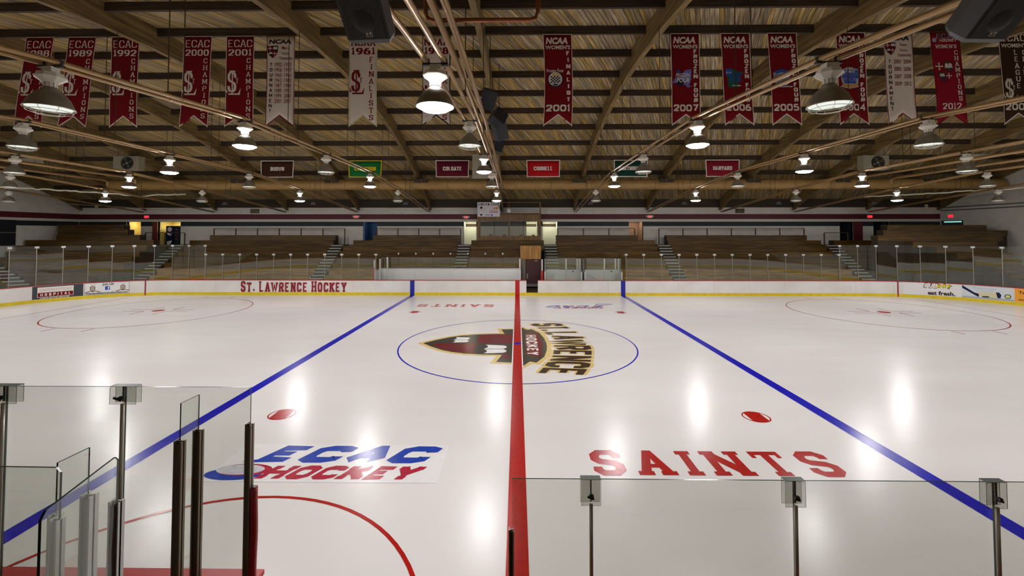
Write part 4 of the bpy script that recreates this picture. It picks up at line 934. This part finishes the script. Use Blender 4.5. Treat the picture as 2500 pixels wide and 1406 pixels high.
make_banner(.94, CLOTHR, PRW, 'maroon 2001 banner with vertical white finalist lettering, alone right of centre', NCAAW+[blk('FINALIST', -.64, .245), yearw('2001'),
    ('badge', [circle(-.12, -1.68, .3, 28)], NAVY), ('badge', [circle(-.12, -1.68, .26, 28)], PRW, .004), ('badge', [rect(-.3+.12*i+(.06 if j % 2 else 0), -.24+.12*i+(.06 if j % 2 else 0), -1.82+.05*j, -1.77+.05*j) for i in range(3) for j in range(5)]+[[(-.22, -1.86), (-.02, -1.86), (-.06, -1.92), (-.18, -1.92)]], NAVY, .006),
    ('badge_lettering', move(sans('Frozen Four', .13, .64, bold=.02), -.12, -1.42), PRW, .006), ('badge_lettering', move(sans('2001', .1, .3, bold=.02), -.1, -1.56), PRY, .008)], sway=.05)
def frozen(yv, emblem): return NCAAW+[blk('FROZEN FOUR', -.6, .185), yearw(yv)]+emblem
ff = lambda m, o: ('badge_lettering', move(sans('FROZEN', .14, .52, bold=.02, shear=.2), -.12, -1.62)+move(sans('FOUR', .17, .48, bold=.03, shear=.2), -.1, -1.82), m, o)
e07 = [('badge', [[(-.5, -1.84), (-.38, -1.64), (-.22, -1.62), (-.12, -1.5), (.0, -1.36), (.22, -1.34), (.2, -1.72), (.12, -1.95), (.24, -1.94), (.08, -2.02), (-.04, -1.9), (-.3, -1.84)]], PRL), ('badge', [circle(-.26, -1.42, .07, 14)], PRB, .003), ff(PRW, .006), ('badge', [circle(-.2, -1.84, .12, 14)], NAVY, .002)]
e06 = [('badge', [[(-.4, -1.32), (-.2, -1.32), (.02, -1.42), (.26, -1.44), (.06, -1.62), (.04, -1.9), (.1, -2.0), (-.34, -2.02), (-.36, -1.7)]], PRG), ('badge', [rect(-.42, -.18, -1.58, -1.32)], PRB, .003), ff(PRB, .006), ('badge_lettering', move(sans('NCAA', .07, .2, bold=.02), -.3, -1.5)+[rect(-.2, .12, -1.96, -1.93)], PRW, .006)]
e05 = [('badge', [[(-.42, -1.5), (-.3, -1.42), (.1, -1.42), (.2, -1.5), (.16, -1.85), (.06, -1.94), (-.3, -1.94), (-.38, -1.85)]], PRS), ('badge', [[(-.4, -1.44), (-.1, -1.34), (.2, -1.42), (.1, -1.52), (-.1, -1.46), (-.3, -1.52)]], PRB, .003), ('badge_lettering', move(sans('FROZEN', .13, .5), -.11, -1.66)+move(sans('FOUR', .14, .38), -.1, -1.84), PRK, .006), ('badge', [rect(-.46, .26, -2.02, -1.97)], PRS, .003)]
e04 = [('badge', [[(-.38, -1.36), (-.1, -1.28), (.22, -1.36), (.26, -1.7), (.2, -1.94), (.28, -2.0), (-.1, -2.08), (-.46, -2.0), (-.36, -1.92), (-.42, -1.7)]], PRS), ('badge', [[(-.34, -1.4), (.2, -1.4), (.22, -1.7), (-.38, -1.7)], rect(-.3, .14, -1.88, -1.7)], PRB, .003), ('badge', [[(-.4, -1.97), (-.36, -1.9), (-.1, -1.95), (.2, -1.9), (.22, -1.97), (-.1, -2.03)]], PRO, .004), ('badge_lettering', move(sans('2004', .08, .26), -.1, -1.37)+move(sans("WOMEN'S", .08, .42, bold=.02), -.1, -1.49), PRW, .006), ff(PRL, .006)]
for xl, yv, em, lb, ti in ((5.63, '2007', e07, 'maroon banner with a lilac state emblem, behind a burning lamp', .02), (7.46, '2006', e06, 'maroon 2006 banner with a green and blue emblem', .12), (9.17, '2005', e05, 'maroon 2005 banner with a silver round emblem', .15), (11.65, '2004', e04, 'maroon 2004 banner behind a big dim lamp', .08)):
    make_banner(xl, CLOTHR, PRW, lb, frozen(yv, em), tilt=ti)
make_banner(13.36, CLOTHW, PRM, 'white swallowtail banner with two columns of years on the right', tournament("Women's", '2001 2004 2005 2006 2007 2008 2009 2012'.split(), .27), tilt=.12)
make_banner(15.06, CLOTHC, PRM, 'crimson 2012 banner with crosses and open books', [('heading', move(text('ECAC', .2, .17, .055, .035, gap=.03, width=.72, shear=.3), .02, -.24), PRW), ('heading', move(text('ECAC', .2, .15, .04, .025, gap=.04, width=.68, shear=.3), .02, -.23), NAVY, .004), ('subheading', move(text('HOCKEY', .14, .1, .03, .025, gap=.02, width=.62, shear=.3), .08, -.36), PRW), ('puck', [circle(-.4, -.3, .08, 14)], PRS),
    ('lettering', move(text("WOMEN'S", .12, .13, .028, .018, gap=.025, width=.76, serif=.012, smooth=1), .0, -.6)+down('CHAMPIONS', .34, -.68, .16, .212, .13, .03, .017), PRW), ('emblem_ground', [rect(-.13, .17, -1.43, -1.1), [(-.4, -1.5), (-.12, -1.5), (-.12, -1.9), (-.35, -1.66)]], mat('emblem_dark', (54, 40, 44), .8)),
    ('emblem', cross_emblem(-.32, -1.27, .15)+book_emblem(.02, -1.26, .14)+book_emblem(-.24, -1.6, .09)+cross_emblem(-.0, -1.62, .11), PRW, .005), ('year', move(text('2012', .18, .22, .045, .025, gap=.03, width=.66, **SER), .02, -2.84), PRW)], tilt=.22)
make_banner(17.51, CLOTHB, PRW, 'dark brown swallowtail banner at the right edge behind the speaker', [('heading', move(text('ECAC', .2, .26, .045, .025, gap=.035, width=.86, **SER), 0, -.36)+move(sans("WOMEN'S", .14, .92, bold=.03), 0, -.58), PRW), ('lettering', down('LEAGUE', .06, -.68, .18, .245, .15)+down('CHAMPIONS', .36, -.68, .18, .245, .15), PRW), ('monogram', monogram(-.27, -2.12, .8), PRW), ('year', move(text('2006', .23, .25, .055, .05, gap=.03, width=.9, smooth=2), 0, -2.88), PRW)], tilt=.15)
# small flags of rival teams on a farther purlin
YFL = 13.0; ZFL = zd(13.13)-.32
for xl, wd, c, e, lc, lb in ((-18.1, 'BROWN', (62, 36, 22), PRW, PRW, 'dark brown flag with white border'), (-11.88, 'CLARKSON', (22, 112, 56), PRY, PRY, 'green flag with yellow border and lettering'), (-5.74, 'COLGATE', (92, 14, 34), PRW, PRW, 'deep maroon flag with white border left of centre'), (.63, 'CORNELL', (176, 14, 22), PRW, PRW, 'bright red flag with white border'), (6.73, 'DARTMOUTH', (8, 56, 46), PRW, PRW, 'dark green flag with white border'), (13.1, 'HARVARD', (132, 18, 38), PRW, PRW, 'crimson flag with white border on the right')):
    t = thing('team_flag', lb, 'flag', (xl+1.18, YFL, ZFL), 'team flags below the far roof'); W_, H_ = 2.36, 1.2; ph = random.uniform(0, 6)
    f = lambda u, v, o=0.0: (xl+W_/2+u*(1-.03*(v/-H_)), YFL+.02*math.sin(3*u+ph)*(v/-H_)-o, ZFL+v)
    b = MB(); b.add([f(-W_/2+W_*i/8, -H_*j/4) for j in range(5) for i in range(9)], [(j*9+i, (j+1)*9+i, (j+1)*9+i+1, j*9+i+1) for j in range(4) for i in range(8)])
    o = b.build('cloth', mat('flag_'+wd.lower(), c, .8, spec=.2), t, True); md = o.modifiers.new('thickness', 'SOLIDIFY'); md.thickness = .003; md.offset = 1
    F = lambda u, v: f(u, v, .015); w_ = .06
    letters('edging', [rect(-W_/2+W_*i/8, -W_/2+W_*(i+1)/8, a, a+w_) for i in range(8) for a in (-w_, -H_)]+[rect(*sorted((s*W_/2, s*(W_/2-w_))), -H_, 0) for s in (-1, 1)], F, e, t)
    letters('lettering', move(text(wd, .2, .26, .075, .05, gap=.02, width=len(wd)*.178+.1, serif=.015), 0, -.72), F, lc, t)
    b = MB(); b.tube([(xl-.02, YFL, ZFL+.01), (xl+W_+.02, YFL, ZFL+.01)], .012, 6); b.build('rod', RODM, t)

# ---------------------------------------------------------------- loudspeakers
SPK = mat('speaker_black', (66, 66, 68), .45); GRL = noisy('speaker_grille', (44, 44, 46), (58, 56, 56), nscale=60, rough=.6); HORN = mat('speaker_horn', (14, 14, 14), .35)
def big_speaker(loc, rz, lb, tilt=math.radians(46)):
    t = thing('loudspeaker', lb, 'loudspeaker', loc, 'large loudspeakers near the camera', rz=rz)
    R_ = Matrix.Rotation(tilt, 4, 'X')
    def bx(m, name, q, mi=SPK): o = m.build(name, mi, t, False, True); o.matrix_local = R_; return o
    W_, H_, D_ = .43, .72, .4
    pr = [(-W_/2, -D_/2), (W_/2, -D_/2), (W_/2, .0), (W_/2-.1, D_/2), (-W_/2+.1, D_/2), (-W_/2, .0)]
    b = MB(); n = len(pr); c = .045
    lv = [(-H_/2, .88), (-H_/2+c, 1.0), (H_/2-c, 1.0), (H_/2, .88)]
    vs = [(x*k, y*k, z) for z, k in lv for x, y in pr]
    b.add(vs, [(i*n+j, i*n+(j+1) % n, (i+1)*n+(j+1) % n, (i+1)*n+j) for i in range(3) for j in range(n)]+[tuple(range(n-1, -1, -1)), tuple(range(3*n, 4*n))]); bx(b, 'cabinet', None)
    b = MB(); b.box(-W_/2+.035, W_/2-.035, -D_/2-.012, -D_/2+.01, -H_/2+.05, .08); bx(b, 'grille', None, GRL)
    b = MB(); b.lathe([(.11, 0), (.105, .006), (.05, .012), (.001, .014)], 20); o = b.build('cone', mat('speaker_cone', (36, 32, 32), .6), t, True, True); o.matrix_local = R_ @ Matrix.Translation((0, -D_/2-.01, -.14)) @ Matrix.Rotation(math.pi/2, 4, 'X')
    b = MB(); b.add([(-.17, -D_/2-.008, .12), (.17, -D_/2-.008, .12), (.17, -D_/2-.008, .32), (-.17, -D_/2-.008, .32), (-.06, -D_/2+.1, .18), (.06, -D_/2+.1, .18), (.06, -D_/2+.1, .26), (-.06, -D_/2+.1, .26)], [(0, 1, 5, 4), (1, 2, 6, 5), (2, 3, 7, 6), (3, 0, 4, 7), (4, 5, 6, 7)]); b.box(-.175, .175, -D_/2-.006, -D_/2-.002, .11, .33); bx(b, 'horn', None, HORN)
    b = MB(); b.box(-.17, .17, -D_/2-.016, -D_/2-.004, .09, .108); bx(b, 'trim_bar', None, mat('speaker_trim', (92, 92, 92), .4))
    it = [rect(-.03, .03, .028, .032), rect(-.03, .03, -.032, -.028), rect(-.032, -.028, -.032, .032), rect(.028, .032, -.032, .032)]+move(text('EV', .022, .03, .007, .006, gap=.003), 0, -.015)
    b = MB()
    for q in it: b.poly([(u+.02, -D_/2-.0135, v-.25) for u, v in q])
    bx(b, 'badge', None, PRW)
    b = MB(); b.tube([(0, .1, .3), (0, .1, 2.6)], .02, 8); b.build('hanger', BRKT, t, False, True)
    return t
big_speaker((-1.47, -13.0, 6.62), math.radians(-4), 'large black loudspeaker hanging at the top left of centre')
big_speaker((4.72, -12.85, 6.66), math.radians(2), 'large black loudspeaker cut off by the top right corner')
t = thing('speaker_cluster', 'cluster of dark loudspeakers hanging beside the centre beam', 'loudspeaker', (-1.05, -1.6, 8.6))
DKB = mat('cluster_navy', (26, 30, 38), .5)
def cab(loc, rot, sx, sy, sz):
    b = MB(); M = Matrix.Translation(loc) @ Matrix.Rotation(rot[2], 4, 'Z') @ Matrix.Rotation(rot[1], 4, 'Y') @ Matrix.Rotation(rot[0], 4, 'X'); b.obox(M, sx, sy, sz); b.build('cabinet', DKB, t)
cab((-1.0, -2.2, 9.0), (.5, .25, .2), .5, .45, .65); cab((-.72, -1.2, 8.62), (-.3, .6, .5), .5, .42, .55); cab((-.72, .6, 8.55), (.4, -.4, .4), .5, .45, .7); cab((-.85, 2.4, 8.3), (.1, .3, .2), .42, .4, .55)
b = MB(); b.tube([(-.95, -2.2, 9.2), (-.95, -2.2, zb(-2.2)+.1)], .012, 6); b.tube([(-.75, .4, 8.8), (-.75, .4, zb(.4)+.1)], .012, 6); b.build('chains', BRKT, t)

# ---------------------------------------------------------------- evaporator fans, floodlights, signs and cables
FANB = mat('fan_case', (156, 152, 132), .5); FAND = mat('fan_dark', (34, 34, 32), .5)
for x0, x1, z0, z1, y, lb in ((-26.75, -25.05, 8.5, 9.42, 11.0, 'beige fan cooler hanging at the left'), (22.4, 24.05, 8.43, 9.37, 11.0, 'beige fan cooler hanging at the right'), (-2.95, -1.25, 7.95, 9.5, 11.0, 'grey fan cooler behind the centre lamp')):
    t = thing('fan_cooler', lb, 'fan unit', ((x0+x1)/2, y, z0), 'fan coolers under the far roof'); cx = (x0+x1)/2+.1; cz = (z0+z1)/2; r = .42*min(1, (z1-z0)/.95)
    b = MB(); b.box(x0, x1, y, y+.5, z0, z1); b.build('case', FANB, t)
    b = MB(); b.lathe([(r, -.02), (r, .03), (r*.9, .03)], 24); o = b.build('shroud', FAND, t, local=True); o.rotation_euler = (math.pi/2, 0, 0); o.location = (.1, -.01, cz-z0)
    b = MB(); b.lathe([(.001, .0), (r*.9, .0)], 24); o = b.build('back_disc', FAND, t, local=True); o.rotation_euler = (math.pi/2, 0, 0); o.location = (.1, -.006, cz-z0)
    for j in range(4):
        a = j*math.pi/2+.4; b = MB(); b.add([(.05*math.cos(a), -.03, .05*math.sin(a)), (r*.8*math.cos(a-.25), -.03, r*.8*math.sin(a-.25)), (r*.85*math.cos(a+.3), -.015, r*.85*math.sin(a+.3)), (.05*math.cos(a+.6), -.02, .05*math.sin(a+.6))], [(0, 1, 2, 3)]); o = b.build('blade', mat('fan_blade', (90, 88, 80), .4), t, local=True); o.location = (.1, 0, cz-z0)
    b = MB(); b.lathe([(.001, .04), (.06, .03), (.07, 0)], 12); o = b.build('hub', FANB, t, local=True); o.rotation_euler = (math.pi/2, 0, 0); o.location = (.1, -.02, cz-z0)
    for x in (x0+.1, x1-.1):
        b = MB(); b.tube([(x, y+.25, z1), (x, y+.25, zd(y)-.05)], .012, 6); b.build('hanger_rod', RODM, t)
for x, z, y, lb in ((-27.5, 8.3, 6.6, 'beige box hanging under the pipes at the far left'), (25.2, 8.4, 6.6, 'beige box hanging under the pipes at the far right')):
    t = thing('heater_box', lb, 'heater', (x, y, z)); b = MB(); b.box(x-.45, x+.45, y, y+.5, z, z+.24); b.build('case', FANB, t); b = MB(); b.box(x-.4, x+.4, y+.05, y+.45, z-.03, z); b.build('louvre', mat('louvre', (110, 90, 60), .6), t)
    b = MB(); b.tube([(x, y+.25, z+.24), (x, y+.25, zd(y)-.05)], .012, 6); b.build('hanger_rod', RODM, t)
for i, x in enumerate((-23.4, -16.3, -8.9, 5.8, 13.2, 20.6, 28.0)):
    y, z = 17.1, 6.6; t = thing('twin_floodlight', ['leftmost', 'second', 'third', 'fourth', 'fifth', 'sixth', 'rightmost'][i]+' small twin floodlight below the far eaves'+(' from left' if 0 < i < 6 else ''), 'floodlight', (x, y, z), 'twin floodlights below the far eaves')
    b = MB(); b.tube([(x, y, z+.2), (x, y, zd(y)-.02)], .012, 6); b.build('stem', BRKT, t)
    for s in (-1, 1):
        b = MB(); b.add([(x+s*.03, y, z+.2), (x+s*.1, y, z+.2), (x+s*.1, y+.06, z+.2), (x+s*.03, y+.06, z+.2), (x+s*.02, y-.08, z), (x+s*.2, y-.08, z), (x+s*.2, y+.08, z), (x+s*.02, y+.08, z)], [(0, 1, 2, 3), (4, 5, 6, 7), (0, 1, 5, 4), (1, 2, 6, 5), (2, 3, 7, 6), (3, 0, 4, 7)]); b.build('lamp_head', mat('flood_grey', (118, 116, 124), .4), t)
EXR = mat('exit_red', (255, 40, 60), .5, emit=1.6, ecol=(255, 30, 50)); EXR.cycles.emission_sampling = 'NONE'; EXW = mat('exit_case', (224, 214, 200), .5)
for pxx, y, z, side, lb in ((-31.8, YF-.06, 5.72, 0, 'red exit sign on the maroon stripe at the far left'), (-13.75, YF-.06, 5.72, 1, 'exit sign above the blue doorway'), (-4.35, YF-.06, 5.68, 1, 'exit sign left of the press box'), (11.2, YF-.06, 5.72, 1, 'exit sign right of the peach doorway'), (29.6, YF-.06, 5.72, 0, 'red exit sign on the maroon stripe at the far right')):
    t = thing('exit_sign', lb, 'exit sign', (pxx, y, z-.1), 'exit signs on the far wall')
    b = MB(); b.box(pxx-.2, pxx+.2, y-.06, y, z-.11, z+.11); b.build('case', EXW, t)
    b = MB(); b.box(pxx-.18, pxx+.18, y-.065, y-.06, z-.09, z+.09); f_ = b.build('face', EXR if not side else EXW, t)
    g_ = lambda u, v: (pxx+u, y-.068, z+v)
    letters('lettering', text('EXIT', .065, .12, .022, .02, gap=.015) and move([q for ch, dx in (('E', -.12), ('I', .03), ('T', .08)) for q in move(glyph(ch, .065 if ch != 'I' else .03, .12, .022, .02), dx, 0)]+[[(-.05, 0), (-.03, 0), (.02, .12), (0, .12)], [(0, 0), (.02, 0), (-.03, .12), (-.05, .12)]], .0, -.06), g_, EXR if side else EXW, t)
    if side:
        for s in (-1, 1):
            b = MB(); b.lathe([(.05, -.05), (.06, 0), (.001, .01)], 10); o = b.build('spot_head', EXW, t, local=True); o.location = (s*.27, -.03, .13); o.rotation_euler = (math.pi/2, 0, 0)
t = thing('exit_sign', 'red exit sign on the right end wall', 'exit sign', (XR-.05, 18.6, 5.6), 'exit signs on the end wall'); b = MB(); b.box(XR-.07, XR-.01, 18.4, 18.85, 5.6, 5.85); b.build('case', EXW, t); b = MB(); b.box(XR-.075, XR-.07, 18.42, 18.83, 5.62, 5.83); b.build('face', EXR, t)
# gathered net ropes round both ends
ROPE = mat('net_white', (206, 200, 178), .8)
for pts, lb in (([(-23.5, 13.1, 7.05), (-25, 12.7, 7.03), (-26, 12.4, 6.85), (-27.2, 11.4, 7.0), (-28.6, 9.8, 7.02), (-30.2, 8.0, 7.05), (-31.5, 5.0, 7.05), (-31.9, 0, 7.05)], 'left'), ([(25.4, 14.8, 7.0), (27, 13.6, 7.02), (28.8, 11.5, 7.05), (30.6, 9.2, 7.05), (31.4, 5.5, 7.05), (31.6, 0, 7.05)], 'right')):
    P = []
    for a, c in zip(pts, pts[1:]):
        for i in range(10): q = i/10; P.append((a[0]+(c[0]-a[0])*q+random.uniform(-.02, .02), a[1]+(c[1]-a[1])*q, a[2]+(c[2]-a[2])*q+random.uniform(-.035, .035)))
    b = MB(); b.tube(P, .05, 7); o = tag(b.build('rolled_net', ROPE, None, True), 'rolled white safety net strung high over the %s corner' % lb, 'net')
b = MB(); b.tube([(-37.6, 17.5, 6.75), (-33, 18.3, 6.5), (-29, 19.2, 6.25)], .02, 5); tag(b.build('guy_cable', ROPE), 'thin white cable slanting along the left corner', 'cable')
b = MB(); b.tube([(XR-.08, 19.4, 6.45), (XR-.08, 6, 6.45)], .04, 6); tag(b.build('wall_conduit', mat('conduit_grey', (120, 112, 96), .5), None, True), 'upper grey conduit along the right end wall', 'pipe', 'wall conduits')
b = MB(); b.tube([(XR-.08, 19.4, 6.2), (XR-.08, 6, 6.2)], .04, 6); tag(b.build('wall_conduit', mat('conduit_grey', (120, 112, 96), .5), None, True), 'lower grey conduit along the right end wall', 'pipe', 'wall conduits')
for x, y, z, n_, lb in ((-35.0, 18.3, 6.45, 'G', 'small pale row sign hanging in the left corner'), (33.2, 18.3, 6.5, 'P', 'small pale row sign hanging in the right corner')):
    t = thing('row_sign', lb, 'sign', (x, y, z)); b = MB(); b.box(x-.12, x+.12, y, y+.02, z-.15, z+.15); b.build('plate', mat('sign_cream', (230, 222, 180), .6), t)
    letters('lettering', move(sans(n_, .14, bold=.03), 0, -.07), lambda u, v: (x+u, y-.003, z+v), PRK, t); b = MB(); b.tube([(x, y+.01, z+.15), (x, y+.01, zd(y)-.05)], .01, 5); b.build('wire', RODM, t)
for x, lb, wd in ((18.8, 'dark safety notice on the upper far wall at right', 'NO SMOKING'), (-22.5, 'dark vent on the upper far wall at left', '')):
    t = thing('wall_notice', lb, 'notice', (x, YF-.02, 6.2)); b = MB(); b.box(x-.38, x+.38, YF-.04, YF-.003, 6.02, 6.4); b.build('plate', mat('notice_olive', (52, 50, 34), .6), t)
    if wd: letters('lettering', move(sans(wd, .1, .62, bold=.02), 0, -.1)+move(sans('POSTED', .08, .4), 0, .06), lambda u, v: (x+u, YF-.044, 6.2+v), mat('notice_text', (130, 120, 70), .6), t)
    else:
        for i in range(4): b = MB(); b.box(x-.34, x+.34, YF-.05, YF-.04, 6.06+.08*i, 6.1+.08*i); b.build('slat', mat('notice_text', (130, 120, 70), .6), t)
# vending machines behind the yellow doorway
for x0, x1, lb, face in ((-30.45, -29.75, 'vending machine with white, blue and red front', NAVY), (-29.72, -29.2, 'dark vending machine beside the blue and white one', DRK)):
    t = thing('vending_machine', lb, 'vending machine', ((x0+x1)/2, YF+.6, 2.75)); b = MB(); b.box(x0, x1, YF+.35, YF+1.0, 2.75, 4.95); b.build('case', BLACK, t)
    b = MB(); b.box(x0+.05, x1-.05, YF+.335, YF+.35, 3.2, 4.9); b.build('front_panel', face, t)
    g_ = lambda u, v: ((x0+x1)/2+u, YF+.33, 4.2+v)
    if face is NAVY:
        [letters('artwork', [q], g_, PRW, t) for q in (circle(-.02, .45, .2, 16), [(-.25, .2), (.2, .1), (.1, -.1), (-.2, .0)], [(-.25, -.6), (.2, -.5), (.1, -.8), (-.22, -.9)])]; letters('artwork', [[(-.05, .12), (.2, .12), (.1, -.05)]], lambda u, v: g_(u, v)[:1]+(YF+.327,)+g_(u, v)[2:], REDP, t)
    else:
        letters('product_rows', [rect(-.18, .06, .4-.28*i, .5-.28*i) for i in range(4)], g_, mat('snack_mix', (120, 70, 60), .5), t)

# ---------------------------------------------------------------- near side: screens, posts and box right below the camera
def knob(parent, x, y, z, sz=1.0):
    b = MB(); b.lathe([(.001, -.02), (.02, -.016), (.024, 0), (.02, .016), (.001, .02)], 12); o = b.build('clip_knob', BLACK, parent, True, True); o.location = Vector((x, y, z))-origin_of(parent)
    b = MB(); b.box(-.035, .035, -.006, .006, -.009, .009); o = b.build('clip_lever', BLACK, parent, False, True); o.location = Vector((x-.01, y-.02, z))-origin_of(parent); o.rotation_euler = (0, .5, .3)
YS = -13.02
def near_screen(label, xs_, z1, end0, clip, posts):
    t = thing('near_screen', label, 'glass screen', ((xs_[0]+xs_[-1])/2, YS, TOPZ+.035), 'glass screens on the near boards')
    for x0, x1 in zip(xs_, xs_[1:]): pane(t, (x0+.004, YS), (x1-.004, YS), TOPZ+.04, z1, .014, cut=.0)
    for x in posts:
        b = MB(); b.tube([(x, YS-.03, TOPZ+.03), (x, YS-.03, z1-clip[1]*.9)], .017, 10); b.build('post', STEEL, t, True)
        for dy in (-.03, .03): pane(t, (x-clip[0]/2, YS+dy), (x+clip[0]/2, YS+dy), z1-clip[1]+.01, z1+.01, .005, 'clip_plate', ACRYL, cut=.008)
        b = MB(); b.box(x-clip[0]/2, x+clip[0]/2, YS-.035, YS+.035, z1+.01, z1+.014); b.build('clip_top', mat('clip_smoke', (120, 126, 122), .2), t)
        b = MB(); b.box(x-.005, x+.005, YS-.03, YS-.018, z1-clip[1]*.8, z1+.01); b.build('clip_bolt_strip', BLACK, t)
        knob(t, x, YS-.055, z1-clip[1]*.55)
    return t
ns = near_screen('tall clear glass screen on the near boards at the left', [-8.27, -7.13, -5.99, -4.85, -3.71, -2.51], 2.89, None, (.25, .165), [-7.13, -5.99, -4.85, -3.71])
nr_ = near_screen('low clear glass screen on the near boards at the right', [-.05, .68, 2.55, 4.37, 6.2, 8.0], 2.06, None, (.185, .235), [.68, 2.55, 4.37, 6.2])
BRZ = mat('bronze_post', (120, 106, 88), .35, .35)
def channel(name, label, x, y, z1, m, w_=.065, d_=.065, open_y=False, pad=None, rz=0.0):
    t = thing(name, label, 'post', (x, y, TOPZ), rz=rz)
    b = MB(); th = .012
    b.box(-w_/2, -w_/2+th, -d_/2, d_/2, -.2, z1-TOPZ); b.box(w_/2-th, w_/2, -d_/2, d_/2, -.2, z1-TOPZ-.01); b.box(-w_/2, w_/2, -th/2, th/2, -.2, z1-TOPZ-.004)
    b.build('channel', m, t, False, True)
    b = MB(); b.box(-w_/2+th, w_/2-th, -d_/2+.004, -th/2, -.2, z1-TOPZ-.03); b.build('gasket', mat('bronze_insert', (84, 72, 58), .5) if m is BRZ else BLACK if 'black' in label else mat('pale_insert', (168, 168, 164), .5), t, False, True)
    return t
b = MB(); b.box(-9.2, -2.44, -13.16, -12.88, TOPZ+.03, TOPZ+.075); b.build('sill_rail', REDP, ns)['label'] = 'red sill under the glass'
channel('channel_post', 'bronze channel post at the end of the tall near screen', -2.515, -13.03, 2.56, BRZ, .055, .06)
channel('channel_post', 'bronze channel post on the near boards left of the screen end', -3.0, -13.03, 2.5, BRZ, .07, .06)
channel('channel_post', 'bronze channel post nearer to the camera', -3.01, -13.24, 2.5, BRZ, .07, .06)
channel('channel_post', 'pale channel post of the near box, tallest of the pale ones', -3.035, -14.03, 2.5, GREYP, .07, .07)
channel('channel_post', 'pale channel post at the front corner of the near box', -3.04, -14.25, 2.5, GREYP, .05, .06)
channel('channel_post', 'pale channel post beside the front corner of the near box', -2.985, -14.29, 2.5, GREYP, .05, .06)
channel('channel_post', 'pale channel post with black gasket carrying the open glass door', -2.775, -14.1, 2.5, GREYP, .065, .06)
t = thing('padded_post', 'red padded tube strapped to the bronze end post', 'post', (-2.46, -13.03, TOPZ))
b = MB(); P = [(-2.462+.004*math.sin(9*z), -13.03, z) for z in [1.0+.97*i/16 for i in range(17)]]; b.tube(P, .034, 14); b.build('pad', noisy('pad_red', (128, 12, 22), (152, 18, 28), nscale=20, rough=.4, bump=.4), t, True)
b = MB(); b.tube([(-2.462, -13.03, 1.95), (-2.462, -13.03, 1.974)], .024, 12); b.build('inner_tube', BLACK, t)
t = thing('side_glass', 'narrow clear glass return between the two bronze posts', 'glass panel', (-3.0, -13.13, 1.1), 'glass returns of the near box'); pane(t, (-3.0, -13.03), (-3.01, -13.24), 1.15, 2.822, .012)
t = thing('side_glass', 'narrow clear glass return between the pale posts', 'glass panel', (-3.04, -14.14, 1.1), 'glass returns of the near box'); pane(t, (-3.04, -14.035), (-3.05, -14.24), 1.15, 2.822, .012)
t = thing('back_glass', 'clear glass back wall of the near box at the left edge', 'glass panel', (-3.9, -14.3, 1.1)); pane(t, (-4.9, -14.27), (-2.965, -14.295), 1.15, 2.822, .014, cut=.03)
t = thing('glass_door', 'open clear glass door of the near box with dark edge', 'door', (-2.68, -14.45, 1.1)); pane(t, (-2.745, -14.13), (-2.587, -14.757), 1.22, 2.822, .014, cut=.035)
b = MB(); M = Matrix.Translation((-2.59, -14.75, 1.95)) @ Matrix.Rotation(.2, 4, 'Z'); b.obox(M, .04, .07, .06); b.build('clamp', ALU, t)
t = channel('channel_post', 'black channel post at the end of the low near screen', -.056, -13.02, 1.6, ALU, .05, .05)
